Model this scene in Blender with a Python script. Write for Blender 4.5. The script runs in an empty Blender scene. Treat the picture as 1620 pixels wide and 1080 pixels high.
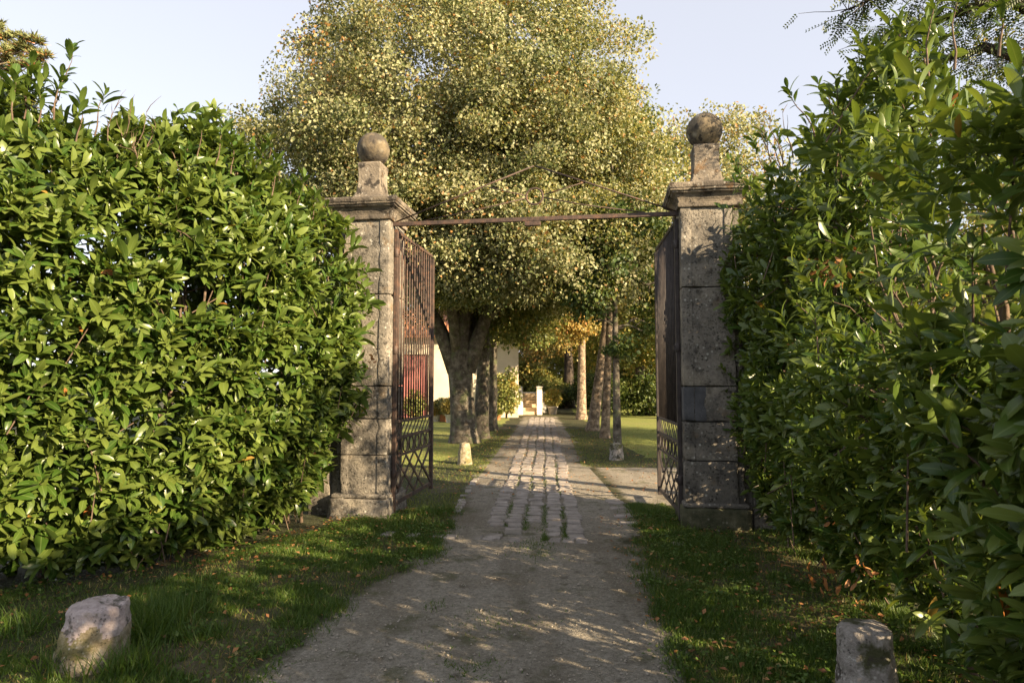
import bpy, bmesh, math, random
import numpy as np
from mathutils import Vector, Matrix, noise as mnoise

random.seed(7)
RNG = np.random.default_rng(11)
S = bpy.context.scene
COL = S.collection
PI = math.pi
R = math.radians

# ------------------------------------------------------------------ camera maths (1620 x 1080 photo, f = 1000 px)
CAMZ, PITCH, FPX = 1.6, R(3.72), 1000.0
SP, CP = math.sin(PITCH), math.cos(PITCH)

def ground(px, py):
    t = (540 - py) / FPX
    Y = -CAMZ * (CP - t * SP) / (t * CP + SP)
    d = Y * CP - CAMZ * SP
    return Vector(((px - 810) / FPX * d, Y, 0))

def at(px, py, Y):
    t = (540 - py) / FPX
    dz = Y * (t * CP + SP) / (CP - t * SP)
    d = Y * CP + dz * SP
    return Vector(((px - 810) / FPX * d, Y, CAMZ + dz))

# ------------------------------------------------------------------ materials
def newmat(name):
    m = bpy.data.materials.new(name)
    m.use_nodes = True
    nt = m.node_tree
    nt.nodes.clear()
    out = nt.nodes.new('ShaderNodeOutputMaterial')
    return m, nt, out

def N(nt, typ, **kw):
    n = nt.nodes.new('ShaderNode' + typ)
    for k, v in kw.items():
        if k.startswith('i_'):
            key = k[2:]
            key = int(key) if key.isdigit() else key.replace('_', ' ')
            n.inputs[key].default_value = v
        else:
            setattr(n, k, v)
    return n

def ramp(nt, stops, interp='LINEAR'):
    r = nt.nodes.new('ShaderNodeValToRGB')
    cr = r.color_ramp
    cr.interpolation = interp
    while len(cr.elements) < len(stops):
        cr.elements.new(0.5)
    for e, (p, c) in zip(cr.elements, stops):
        e.position = p
        e.color = (*c, 1) if len(c) == 3 else c
    return r

def mixc(nt, a, b, f, mode='MIX'):
    n = nt.nodes.new('ShaderNodeMix')
    n.data_type = 'RGBA'
    n.blend_type = mode
    for sock, v in ((n.inputs[0], f), (n.inputs[6], a), (n.inputs[7], b)):
        if isinstance(v, (int, float)):
            sock.default_value = v
        elif isinstance(v, tuple):
            sock.default_value = (*v, 1)
        else:
            nt.links.new(v, sock)
    return n.outputs[2]

def leaf_mat(name, stops, rough=0.5, trans=0.3, rib=None, spec=0.4, tcol=(1.25, 1.15, 0.55)):
    m, nt, out = newmat(name)
    at_ = N(nt, 'Attribute', attribute_name='tint')
    r = ramp(nt, stops)
    nt.links.new(at_.outputs['Fac'], r.inputs[0])
    col = r.outputs[0]
    if rib:
        ar = N(nt, 'Attribute', attribute_name='across')
        rr = ramp(nt, [(0.0, (1, 1, 1)), (0.10, (0, 0, 0))])
        nt.links.new(ar.outputs['Fac'], rr.inputs[0])
        mm = N(nt, 'Math', operation='MULTIPLY', i_1=0.55)
        nt.links.new(rr.outputs[0], mm.inputs[0])
        col = mixc(nt, col, rib, mm.outputs[0])
        geo = N(nt, 'NewGeometry')
        back = mixc(nt, col, (0.11, 0.16, 0.035), 0.5)
        col = mixc(nt, col, back, geo.outputs['Backfacing'])
    p = N(nt, 'BsdfPrincipled', i_Roughness=rough)
    p.inputs['Specular IOR Level'].default_value = spec
    nt.links.new(col, p.inputs['Base Color'])
    tr = N(nt, 'BsdfTranslucent')
    tc = mixc(nt, col, tcol, 1.0, 'MULTIPLY')
    nt.links.new(tc, tr.inputs['Color'])
    mx = N(nt, 'MixShader', i_0=trans)
    nt.links.new(p.outputs[0], mx.inputs[1])
    nt.links.new(tr.outputs[0], mx.inputs[2])
    nt.links.new(mx.outputs[0], out.inputs[0])
    return m

def noise_mat(name, stops, scale=4, detail=8, rough=0.9, bump=0.3, bscale=30, extra=None, spec=0.3, bdist=0.02, nrough=0.6):
    """noise ramp base colour + optional list of (kind, scale, lo, hi, colour, strength) overlays"""
    m, nt, out = newmat(name)
    tc = N(nt, 'TexCoord')
    geo = N(nt, 'NewGeometry')
    P = geo.outputs['Position']
    n1 = N(nt, 'TexNoise', i_Scale=scale, i_Detail=detail, i_Roughness=nrough)
    nt.links.new(P, n1.inputs['Vector'])
    r = ramp(nt, stops)
    nt.links.new(n1.outputs[0], r.inputs[0])
    col = r.outputs[0]
    for (kind, sc, lo, hi, c, st) in (extra or []):
        if kind in ('noise', 'streak'):
            t = N(nt, 'TexNoise', i_Scale=sc, i_Detail=6, i_Roughness=0.6)
            val = t.outputs[0]
        elif kind == 'vor':
            t = N(nt, 'TexVoronoi', i_Scale=sc)
            val = t.outputs['Distance']
        if kind == 'streak':
            mp = N(nt, 'Mapping')
            mp.inputs['Scale'].default_value = (1, 0.14, 1)
            nt.links.new(P, mp.inputs['Vector'])
            nt.links.new(mp.outputs[0], t.inputs['Vector'])
        else:
            nt.links.new(P, t.inputs['Vector'])
        rr = ramp(nt, [(lo, (0, 0, 0)), (hi, (1, 1, 1))] if kind != 'vor' else [(lo, (1, 1, 1)), (hi, (0, 0, 0))])
        nt.links.new(val, rr.inputs[0])
        mm = N(nt, 'Math', operation='MULTIPLY', i_1=st)
        nt.links.new(rr.outputs[0], mm.inputs[0])
        if kind == 'vor':   # break the spots up
            nb = N(nt, 'TexNoise', i_Scale=sc * 0.23, i_Detail=3)
            nt.links.new(P, nb.inputs['Vector'])
            rb = ramp(nt, [(0.45, (0, 0, 0)), (0.58, (1, 1, 1))])
            nt.links.new(nb.outputs[0], rb.inputs[0])
            m2 = N(nt, 'Math', operation='MULTIPLY')
            nt.links.new(mm.outputs[0], m2.inputs[0])
            nt.links.new(rb.outputs[0], m2.inputs[1])
            mm = m2
        col = mixc(nt, col, c, mm.outputs[0])
    p = N(nt, 'BsdfPrincipled', i_Roughness=rough)
    p.inputs['Specular IOR Level'].default_value = spec
    nt.links.new(col, p.inputs['Base Color'])
    n2 = N(nt, 'TexNoise', i_Scale=bscale, i_Detail=8, i_Roughness=0.65)
    nt.links.new(P, n2.inputs['Vector'])
    b = N(nt, 'Bump', i_Strength=bump, i_Distance=bdist)
    nt.links.new(n2.outputs[0], b.inputs['Height'])
    nt.links.new(b.outputs[0], p.inputs['Normal'])
    nt.links.new(p.outputs[0], out.inputs[0])
    return m

M = {}
M['laurel'] = leaf_mat('laurel leaf', [(0.0, (0.022, 0.048, 0.008)), (0.35, (0.048, 0.098, 0.014)), (0.7, (0.124, 0.166, 0.032)),
                                       (0.95, (0.18, 0.235, 0.055)), (0.965, (0.28, 0.26, 0.06)), (0.98, (0.42, 0.16, 0.04)), (1.0, (0.30, 0.12, 0.05))],
                       rough=0.32, trans=0.32, rib=(0.20, 0.26, 0.09), spec=0.42)
M['dead_leaf'] = leaf_mat('dead leaf', [(0, (0.14, 0.06, 0.025)), (0.5, (0.32, 0.14, 0.05)), (1, (0.46, 0.24, 0.10))], rough=0.6, trans=0.25)
M['lime'] = leaf_mat('lime tree leaf', [(0, (0.055, 0.080, 0.022)), (0.3, (0.14, 0.165, 0.06)), (0.65, (0.335, 0.335, 0.175)), (0.95, (0.45, 0.435, 0.26)),
                                        (0.985, (0.40, 0.31, 0.14)), (1, (0.36, 0.20, 0.07))], rough=0.5, trans=0.36)
M['limeg'] = leaf_mat('green tree leaf', [(0, (0.06, 0.09, 0.018)), (0.4, (0.145, 0.175, 0.04)), (0.85, (0.28, 0.285, 0.085)), (1, (0.40, 0.29, 0.08))], rough=0.5, trans=0.3)
M['darkleaf'] = leaf_mat('dark tree leaf', [(0, (0.022, 0.042, 0.011)), (0.5, (0.055, 0.092, 0.018)), (1, (0.13, 0.155, 0.035))], rough=0.5, trans=0.25)
M['autumn'] = leaf_mat('autumn leaf', [(0, (0.17, 0.165, 0.05)), (0.45, (0.36, 0.29, 0.10)), (0.8, (0.48, 0.32, 0.10)), (1, (0.42, 0.19, 0.06))], rough=0.5, trans=0.3)
M['needle'] = leaf_mat('pine needle', [(0, (0.14, 0.17, 0.06)), (0.7, (0.26, 0.28, 0.11)), (0.85, (0.40, 0.22, 0.09)), (1, (0.42, 0.17, 0.06))], rough=0.5, trans=0.15)
M['grass'] = leaf_mat('grass blade', [(0, (0.035, 0.075, 0.010)), (0.5, (0.075, 0.135, 0.018)), (0.85, (0.14, 0.19, 0.035)), (1, (0.32, 0.25, 0.10))], rough=0.5, trans=0.3)
M['lawn'] = leaf_mat('lawn blade', [(0, (0.09, 0.135, 0.02)), (0.6, (0.19, 0.225, 0.045)), (1, (0.36, 0.33, 0.11))], rough=0.55, trans=0.3)
M['bark'] = noise_mat('grey bark', [(0.3, (0.035, 0.028, 0.021)), (0.5, (0.11, 0.092, 0.07)), (0.7, (0.24, 0.21, 0.165))], scale=7, bump=0.9, bscale=18, bdist=0.05,
                      extra=[('noise', 5, 0.52, 0.62, (0.12, 0.14, 0.06), 0.6), ('vor', 16, 0.05, 0.28, (0.42, 0.42, 0.36), 0.7)])
M['palebark'] = noise_mat('pale bark', [(0.3, (0.07, 0.045, 0.03)), (0.48, (0.20, 0.15, 0.105)), (0.66, (0.40, 0.31, 0.22))], scale=10, bump=0.8, bscale=16, bdist=0.05)
M['twig'] = noise_mat('hedge stem', [(0.3, (0.06, 0.042, 0.03)), (0.7, (0.17, 0.12, 0.085))], scale=20, bump=0.3)
M['darkbark'] = noise_mat('dark bark', [(0.3, (0.025, 0.02, 0.017)), (0.7, (0.09, 0.07, 0.055))], scale=12, bump=0.7, bscale=20, bdist=0.04)
M['stone'] = noise_mat('limestone', [(0.30, (0.085, 0.078, 0.067)), (0.44, (0.18, 0.162, 0.135)), (0.58, (0.265, 0.238, 0.198)), (0.74, (0.37, 0.335, 0.28))], scale=4.5, bump=0.8, bscale=34, bdist=0.025, nrough=0.74,
                       extra=[('noise', 2.2, 0.48, 0.62, (0.10, 0.092, 0.08), 0.75), ('noise', 9, 0.57, 0.66, (0.045, 0.041, 0.035), 0.85),
                              ('vor', 26, 0.14, 0.38, (0.022, 0.02, 0.017), 0.92), ('vor', 41, 0.12, 0.34, (0.03, 0.027, 0.022), 0.9), ('noise', 15, 0.60, 0.66, (0.04, 0.036, 0.03), 0.8), ('vor', 17, 0.08, 0.30, (0.52, 0.50, 0.44), 0.85), ('noise', 1.6, 0.52, 0.66, (0.36, 0.315, 0.24), 0.6),
                              ('noise', 3.7, 0.60, 0.70, (0.20, 0.13, 0.06), 0.5)])
M['capstone'] = noise_mat('weathered coping stone', [(0.28, (0.085, 0.072, 0.057)), (0.5, (0.22, 0.185, 0.14)), (0.75, (0.36, 0.31, 0.235))], scale=6, bump=0.7, bscale=40, bdist=0.02, nrough=0.74,
                          extra=[('noise', 3, 0.45, 0.58, (0.07, 0.06, 0.05), 0.85), ('noise', 10, 0.54, 0.60, (0.030, 0.026, 0.022), 0.92), ('vor', 20, 0.08, 0.30, (0.38, 0.35, 0.30), 0.85),
                                 ('noise', 5, 0.58, 0.66, (0.20, 0.12, 0.055), 0.6)])
M['ballstone'] = noise_mat('lichened ball stone', [(0.28, (0.055, 0.046, 0.033)), (0.5, (0.14, 0.112, 0.072)), (0.75, (0.27, 0.22, 0.14))], scale=5, bump=0.6, bscale=45, bdist=0.015, nrough=0.7,
                           extra=[('noise', 4, 0.48, 0.56, (0.055, 0.048, 0.04), 0.88), ('vor', 22, 0.10, 0.32, (0.025, 0.022, 0.018), 0.92), ('vor', 8, 0.10, 0.36, (0.36, 0.33, 0.25), 0.8), ('noise', 13, 0.58, 0.63, (0.03, 0.026, 0.022), 0.9)])
M['greystone'] = noise_mat('grey repair stone', [(0.3, (0.07, 0.07, 0.074)), (0.7, (0.13, 0.13, 0.135))], scale=9, bump=0.3, extra=[('vor', 40, 0.05, 0.2, (0.36, 0.36, 0.34), 0.7)])
M['moss'] = noise_mat('mossy stone', [(0.3, (0.03, 0.035, 0.015)), (0.6, (0.10, 0.095, 0.055)), (0.8, (0.26, 0.23, 0.17))], scale=8, bump=0.7, bscale=30, nrough=0.7,
                      extra=[('vor', 14, 0.06, 0.25, (0.34, 0.31, 0.25), 0.7)])
M['bollard_warm'] = noise_mat('lichened guard stone', [(0.3, (0.14, 0.11, 0.055)), (0.5, (0.30, 0.25, 0.16)), (0.7, (0.45, 0.40, 0.31))], scale=16, bump=1.0, bscale=60, nrough=0.7,
                              extra=[('noise', 6, 0.52, 0.6, (0.17, 0.15, 0.04), 0.7), ('vor', 30, 0.08, 0.24, (0.55, 0.52, 0.45), 0.8), ('noise', 9, 0.62, 0.68, (0.04, 0.04, 0.03), 0.9), ('vor', 52, 0.12, 0.34, (0.05, 0.045, 0.03), 0.85)])
M['pinkstone'] = noise_mat('worn pinkish stone', [(0.3, (0.25, 0.21, 0.20)), (0.5, (0.46, 0.38, 0.36)), (0.7, (0.56, 0.48, 0.46))], scale=18, bump=1.0, bscale=55, nrough=0.7,
                           extra=[('noise', 8, 0.56, 0.62, (0.10, 0.09, 0.07), 0.9), ('vor', 48, 0.12, 0.34, (0.07, 0.06, 0.055), 0.85), ('vor', 30, 0.1, 0.3, (0.62, 0.57, 0.54), 0.7), ('noise', 5, 0.60, 0.66, (0.20, 0.17, 0.06), 0.6)])
M['mossbollard'] = noise_mat('grey mossy guard stone', [(0.3, (0.16, 0.14, 0.12)), (0.55, (0.34, 0.31, 0.28)), (0.75, (0.48, 0.45, 0.42))], scale=15, bump=1.0, bscale=55, nrough=0.7,
                             extra=[('noise', 4.5, 0.50, 0.57, (0.06, 0.065, 0.02), 0.92), ('noise', 9, 0.6, 0.66, (0.06, 0.05, 0.04), 0.9), ('vor', 46, 0.12, 0.34, (0.05, 0.045, 0.04), 0.85), ('vor', 28, 0.1, 0.3, (0.55, 0.53, 0.48), 0.7)])
M['cobble'] = noise_mat('pinkish paving stone', [(0.25, (0.145, 0.124, 0.106)), (0.5, (0.285, 0.25, 0.22)), (0.75, (0.41, 0.365, 0.325))], scale=5, bump=0.5, bscale=45, nrough=0.7,
                        extra=[('noise', 1.4, 0.54, 0.66, (0.13, 0.12, 0.08), 0.7)])
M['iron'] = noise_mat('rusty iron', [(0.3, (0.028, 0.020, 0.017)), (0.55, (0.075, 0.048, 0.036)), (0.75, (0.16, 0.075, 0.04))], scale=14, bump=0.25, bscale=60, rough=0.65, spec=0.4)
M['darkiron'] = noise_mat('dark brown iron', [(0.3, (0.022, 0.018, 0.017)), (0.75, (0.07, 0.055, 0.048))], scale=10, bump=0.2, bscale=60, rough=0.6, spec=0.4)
M['gravel'] = noise_mat('gravel drive', [(0.30, (0.12, 0.106, 0.084)), (0.48, (0.28, 0.25, 0.20)), (0.60, (0.39, 0.35, 0.285)), (0.75, (0.53, 0.49, 0.41))], scale=34, bump=1.0, bscale=48, bdist=0.04, nrough=0.82,
                        extra=[('streak', 2.2, 0.48, 0.66, (0.135, 0.112, 0.075), 0.7), ('noise', 0.9, 0.48, 0.64, (0.17, 0.142, 0.098), 0.6), ('vor', 45, 0.05, 0.32, (0.50, 0.45, 0.36), 0.85),
                               ('noise', 2.3, 0.56, 0.66, (0.095, 0.095, 0.040), 0.75), ('noise', 6, 0.58, 0.68, (0.10, 0.083, 0.058), 0.7), ('vor', 31, 0.06, 0.26, (0.10, 0.085, 0.06), 0.8)])
def blend_edge(m, cols, rnoise=5.0):
    # worn border: gravel breaks up into soil where the 'inner' attribute falls to 0
    nt = m.node_tree
    p = [n for n in nt.nodes if n.type == 'BSDF_PRINCIPLED'][0]
    src = p.inputs['Base Color'].links[0].from_socket
    geo = N(nt, 'NewGeometry')
    n1 = N(nt, 'TexNoise', i_Scale=rnoise, i_Detail=9, i_Roughness=0.75)
    nt.links.new(geo.outputs['Position'], n1.inputs['Vector'])
    a = N(nt, 'Attribute', attribute_name='inner')
    ad = N(nt, 'Math', operation='MULTIPLY_ADD', i_1=0.75)
    nt.links.new(a.outputs['Fac'], ad.inputs[0])
    nt.links.new(n1.outputs[0], ad.inputs[2])
    rr = ramp(nt, [(0.62, (0, 0, 0)), (0.86, (1, 1, 1))])
    nt.links.new(ad.outputs[0], rr.inputs[0])
    n2 = N(nt, 'TexNoise', i_Scale=22, i_Detail=8, i_Roughness=0.7)
    nt.links.new(geo.outputs['Position'], n2.inputs['Vector'])
    r2 = ramp(nt, cols)
    nt.links.new(n2.outputs[0], r2.inputs[0])
    nt.links.new(mixc(nt, r2.outputs[0], src, rr.outputs[0]), p.inputs['Base Color'])
blend_edge(M['gravel'], [(0.3, (0.020, 0.026, 0.009)), (0.5, (0.055, 0.055, 0.022)), (0.7, (0.11, 0.092, 0.05))])
M['earth'] = noise_mat('grassy earth', [(0.3, (0.020, 0.026, 0.009)), (0.5, (0.050, 0.055, 0.020)), (0.7, (0.10, 0.085, 0.042))], scale=22, bump=0.8, bscale=40, bdist=0.03, nrough=0.7,
                       extra=[('noise', 0.7, 0.50, 0.64, (0.12, 0.09, 0.055), 0.6)])
M['lawnground'] = noise_mat('mown lawn', [(0.3, (0.12, 0.155, 0.03)), (0.5, (0.21, 0.235, 0.055)), (0.7, (0.33, 0.32, 0.10))], scale=16, bump=0.7, bscale=60, bdist=0.03, nrough=0.7,
                            extra=[('noise', 0.35, 0.5, 0.66, (0.27, 0.24, 0.09), 0.5)])
M['pebble'] = noise_mat('pebble', [(0.3, (0.15, 0.13, 0.10)), (0.7, (0.38, 0.335, 0.27))], scale=12, bump=0.2)
M['render'] = noise_mat('cream lime render', [(0.3, (0.52, 0.44, 0.33)), (0.7, (0.66, 0.58, 0.45))], scale=1.5, bump=0.25, bscale=20)
M['redwood'] = noise_mat('red painted boards', [(0.3, (0.28, 0.105, 0.095)), (0.7, (0.38, 0.15, 0.135))], scale=5, bump=0.2, bscale=30, rough=0.6)
M['rooftile'] = noise_mat('terracotta roof tile', [(0.3, (0.24, 0.10, 0.05)), (0.7, (0.45, 0.22, 0.12))], scale=6, bump=0.6, bscale=20)
M['brickstep'] = noise_mat('brown stone tread', [(0.3, (0.46, 0.34, 0.21)), (0.7, (0.60, 0.48, 0.33))], scale=6, bump=0.4)
M['white'] = noise_mat('white limewash', [(0.3, (0.68, 0.63, 0.54)), (0.7, (0.82, 0.78, 0.70))], scale=3, bump=0.2)
M['terracotta'] = noise_mat('terracotta', [(0.3, (0.36, 0.13, 0.06)), (0.7, (0.52, 0.23, 0.11))], scale=8, bump=0.15)
M['potgrey'] = noise_mat('pale pot', [(0.3, (0.42, 0.37, 0.31)), (0.7, (0.60, 0.54, 0.47))], scale=8, bump=0.15)

# ------------------------------------------------------------------ object helpers
def link(name, me, mat=None, parent=None):
    o = bpy.data.objects.new(name, me)
    COL.objects.link(o)
    if mat is not None:
        for mm in (mat if isinstance(mat, (list, tuple)) else [mat]):
            me.materials.append(mm)
    if parent is not None:
        o.parent = parent
    return o

def thing(name, label, cat, loc=(0, 0, 0), rotz=0, group=None):
    o = bpy.data.objects.new(name, None)
    o.empty_display_size = 0.2
    COL.objects.link(o)
    o.location = loc
    o.rotation_euler = (0, 0, rotz)
    o['label'] = label
    o['category'] = cat
    if group:
        o['group'] = group
    return o

def tag(o, label, cat, group=None, kind=None):
    o['label'] = label
    o['category'] = cat
    if group:
        o['group'] = group
    if kind:
        o['kind'] = kind
    return o

def pymesh(name, V, F, smooth=False):
    me = bpy.data.meshes.new(name)
    me.from_pydata([tuple(v) for v in V], [], F)
    if smooth:
        me.polygons.foreach_set('use_smooth', [True] * len(me.polygons))
    me.update()
    return me

class MB:
    """collects simple solids into one mesh"""
    def __init__(self):
        self.V, self.F, self.S, self.MI = [], [], [], []
    def add(self, V, F, smooth=False, mi=0):
        b = len(self.V)
        self.V += [tuple(v) for v in V]
        self.F += [[i + b for i in f] for f in F]
        self.S += [smooth] * len(F)
        self.MI += [mi] * len(F)
    def box(self, lo, hi, mi=0, taper=None):
        x0, y0, z0 = lo
        x1, y1, z1 = hi
        V = [(x0, y0, z0), (x1, y0, z0), (x1, y1, z0), (x0, y1, z0), (x0, y0, z1), (x1, y0, z1), (x1, y1, z1), (x0, y1, z1)]
        F = [[3, 2, 1, 0], [4, 5, 6, 7], [0, 1, 5, 4], [1, 2, 6, 5], [2, 3, 7, 6], [3, 0, 4, 7]]
        self.add(V, F, mi=mi)
    def tube(self, pts, rad, sides=8, cap=True, smooth=True):
        V, F = tube_vf(pts, rad, sides, cap)
        self.add(V, F, smooth)
    def bar(self, a, b, w, t, up=(0, 0, 1)):
        """flat bar a->b, width w across (in plane with up), thickness t"""
        a, b, up = Vector(a), Vector(b), Vector(up)
        d = (b - a).normalized()
        s = d.cross(up)
        if s.length < 1e-4:
            s = d.cross(Vector((1, 0, 0)))
        s.normalize()
        u = s.cross(d)
        V = []
        for p in (a, b):
            for (i, j) in ((-1, -1), (1, -1), (1, 1), (-1, 1)):
                V.append(p + s * (i * t / 2) + u * (j * w / 2))
        F = [[3, 2, 1, 0], [4, 5, 6, 7], [0, 1, 5, 4], [1, 2, 6, 5], [2, 3, 7, 6], [3, 0, 4, 7]]
        self.add(V, F)
    def gridbox(self, lo, hi, mi=0, step=0.045, amp=0.0022, chip=0.012):
        lo, hi = Vector(lo), Vector(hi)
        dims = hi - lo
        n = [max(2, int(round(dims[i] / step))) for i in range(3)]
        def warp(p):
            q = Vector(p)
            w = mnoise.noise_vector(q * 7.0 + Vector((self.seed, 0, 0))) * amp
            d = sorted([min(p[i] - lo[i], hi[i] - p[i]) for i in range(3)])
            if d[1] < 1e-5:                      # on an edge: wear and chips
                c = (lo + hi) / 2
                k = 0.004 + max(0, mnoise.noise(q * 6.0 + Vector((self.seed, 3, 1))) - 0.12) * chip * 2.2
                for i in range(3):
                    if min(p[i] - lo[i], hi[i] - p[i]) < 1e-5:
                        q[i] += k * (1 if c[i] > p[i] else -1)
            return q + w
        for ax in range(3):
            a, b = (ax + 1) % 3, (ax + 2) % 3
            for s_ in (0, 1):
                V, F = [], []
                for j in range(n[b] + 1):
                    for i in range(n[a] + 1):
                        p = [0, 0, 0]
                        p[ax] = hi[ax] if s_ else lo[ax]
                        p[a] = lo[a] + dims[a] * i / n[a]
                        p[b] = lo[b] + dims[b] * j / n[b]
                        V.append(warp(Vector(p)))
                m = n[a] + 1
                for j in range(n[b]):
                    for i in range(n[a]):
                        f = [j * m + i, j * m + i + 1, (j + 1) * m + i + 1, (j + 1) * m + i]
                        F.append(f if s_ else f[::-1])
                self.add(V, F, True, mi)
    seed = 0.0
    def rings(self, profile, cx, cy, hx, hy, cap=True):
        """rectangular sweep: profile = [(offset, z)]"""
        V, F = [], []
        for (o, z) in profile:
            V += [(cx - hx - o, cy - hy - o, z), (cx + hx + o, cy - hy - o, z), (cx + hx + o, cy + hy + o, z), (cx - hx - o, cy + hy + o, z)]
        for k in range(len(profile) - 1):
            for i in range(4):
                j = (i + 1) % 4
                F.append([4 * k + i, 4 * k + j, 4 * k + 4 + j, 4 * k + 4 + i])
        F.append([3, 2, 1, 0])
        n = 4 * (len(profile) - 1)
        F.append([n, n + 1, n + 2, n + 3])
        self.add(V, F)
    def lathe(self, prof, c, sides=24, smooth=True):
        V, F = [], []
        for (r, z) in prof:
            for i in range(sides):
                a = 2 * PI * i / sides
                V.append((c[0] + r * math.cos(a), c[1] + r * math.sin(a), c[2] + z))
        for k in range(len(prof) - 1):
            for i in range(sides):
                j = (i + 1) % sides
                F.append([k * sides + i, k * sides + j, (k + 1) * sides + j, (k + 1) * sides + i])
        F.append(list(range(sides))[::-1])
        F.append([(len(prof) - 1) * sides + i for i in range(sides)])
        self.add(V, F, smooth)
    def build(self, name, mat, parent=None, bevel=0):
        me = bpy.data.meshes.new(name)
        me.from_pydata(self.V, [], self.F)
        me.polygons.foreach_set('use_smooth', self.S)
        me.polygons.foreach_set('material_index', self.MI)
        me.update()
        o = link(name, me, mat, parent)
        if bevel:
            bv = o.modifiers.new('bevel', 'BEVEL')
            bv.width = bevel
            bv.segments = 2
            bv.limit_method = 'ANGLE'
        return o

def tube_vf(pts, rad, sides=6, cap=True):
    pts = [Vector(p) for p in pts]
    n = len(pts)
    if not hasattr(rad, '__len__'):
        rad = [rad] * n
    V, F = [], []
    prev = None
    for i, p in enumerate(pts):
        d = (pts[min(i + 1, n - 1)] - pts[max(i - 1, 0)])
        d = d.normalized() if d.length > 1e-9 else Vector((0, 0, 1))
        if prev is None:
            ref = Vector((1, 0, 0)) if abs(d.x) < 0.8 else Vector((0, 1, 0))
            s = d.cross(ref).normalized()
        else:
            s = prev - d * prev.dot(d)
            s = s.normalized() if s.length > 1e-6 else d.orthogonal().normalized()
        prev = s
        u = d.cross(s)
        for k in range(sides):
            a = 2 * PI * k / sides
            V.append(p + (s * math.cos(a) + u * math.sin(a)) * rad[i])
    for i in range(n - 1):
        for k in range(sides):
            k2 = (k + 1) % sides
            F.append([i * sides + k, i * sides + k2, (i + 1) * sides + k2, (i + 1) * sides + k])
    if cap:
        F.append(list(range(sides))[::-1])
        F.append([(n - 1) * sides + k for k in range(sides)])
    return V, F

def displace(me, amp, scale, octs=3, seed=0.0):
    off = Vector((seed * 3.1, seed * 1.7, seed * 5.3))
    me.update()
    nor = [v.normal.copy() for v in me.vertices]
    for v, nn in zip(me.vertices, nor):
        k = mnoise.fractal(v.co * scale + off, 1.0, 2.0, octs)
        v.co += nn * (k * amp)
    me.update()

# ------------------------------------------------------------------ leaf clouds (numpy)
def unit(a):
    return a / np.maximum(np.linalg.norm(a, axis=-1, keepdims=True), 1e-9)

T_TREE = (np.array([(0, 0, 0), (0.45, 0.5, 0.10), (1.0, 0, -0.04), (0.45, -0.5, 0.10)], float), np.array([(0, 2, 1), (0, 3, 2)]))
_st = [(0.10, 0.16, 0.02), (0.32, 0.42, 0.035), (0.60, 0.50, 0.01), (0.84, 0.34, -0.06)]
_lv = [(0, 0, 0)]
for _a, _w, _h in _st:
    _lv += [(_a, _w, _h + 0.035), (_a, 0, _h), (_a, -_w, _h + 0.035)]
_lv.append((1.0, 0, -0.13))
_lf = [(0, 2, 1), (0, 3, 2)]
for _k in range(3):
    _b = 1 + 3 * _k
    _lf += [(_b, _b + 1, _b + 4), (_b, _b + 4, _b + 3), (_b + 1, _b + 2, _b + 5), (_b + 1, _b + 5, _b + 4)]
_lf += [(10, 11, 13), (11, 12, 13)]
T_LAUREL = (np.array(_lv, float), np.array(_lf))
T_BLADE = (np.array([(0, 0.5, 0), (0, -0.5, 0), (0.5, 0.38, 0.05), (0.5, -0.38, 0.05), (1.0, 0, 0.28)], float), np.array([(0, 1, 3), (0, 3, 2), (2, 3, 4)]))

def leaf_cloud(name, pos, axis, nor, L, W, tmpl, tint, mat, parent=None, smooth=True, across=False):
    tv, tf = tmpl
    n, k, f = len(pos), len(tv), len(tf)
    axis = unit(axis)
    nor = unit(nor - axis * np.sum(nor * axis, 1, keepdims=True))
    side = np.cross(nor, axis)
    L = np.broadcast_to(np.asarray(L, float), (n,))
    W = np.broadcast_to(np.asarray(W, float), (n,))
    co = (pos[:, None, :] + axis[:, None, :] * (tv[None, :, 0:1] * L[:, None, None])
          + side[:, None, :] * (tv[None, :, 1:2] * W[:, None, None]) + nor[:, None, :] * (tv[None, :, 2:3] * L[:, None, None]))
    idx = (tf[None] + (np.arange(n) * k)[:, None, None]).reshape(-1)
    me = bpy.data.meshes.new(name)
    me.vertices.add(n * k)
    me.vertices.foreach_set('co', co.reshape(-1).astype(np.float32))
    me.loops.add(n * f * 3)
    me.loops.foreach_set('vertex_index', idx.astype(np.int32))
    me.polygons.add(n * f)
    me.polygons.foreach_set('loop_start', (np.arange(n * f) * 3).astype(np.int32))
    if smooth:
        me.polygons.foreach_set('use_smooth', np.ones(n * f, bool))
    a = me.attributes.new('tint', 'FLOAT', 'POINT')
    a.data.foreach_set('value', np.repeat(tint, k).astype(np.float32))
    if across:
        b = me.attributes.new('across', 'FLOAT', 'POINT')
        b.data.foreach_set('value', np.tile(np.abs(tv[:, 1]) * 2, n).astype(np.float32))
    me.update(calc_edges=True)
    return link(name, me, mat, parent)

def fbm(p, s, off=0.0):
    return mnoise.fractal(Vector((p[0] * s + off, p[1] * s + off * 0.7, p[2] * s - off)), 1.0, 2.0, 2)

# ------------------------------------------------------------------ trees
def wobble(a, b, n, amp, rnd):
    a, b = Vector(a), Vector(b)
    d = b - a
    pts = []
    ph = [rnd.uniform(0, 6.28) for _ in range(4)]
    s = d.orthogonal().normalized()
    u = d.normalized().cross(s)
    for i in range(n + 1):
        t = i / n
        w = math.sin(PI * t) * amp * d.length
        pts.append(a + d * t + s * (w * math.sin(3.1 * t + ph[0])) + u * (w * math.sin(4.3 * t + ph[1])) + Vector((0, 0, 0.12 * d.length * t * (1 - t))))
    return pts

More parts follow.
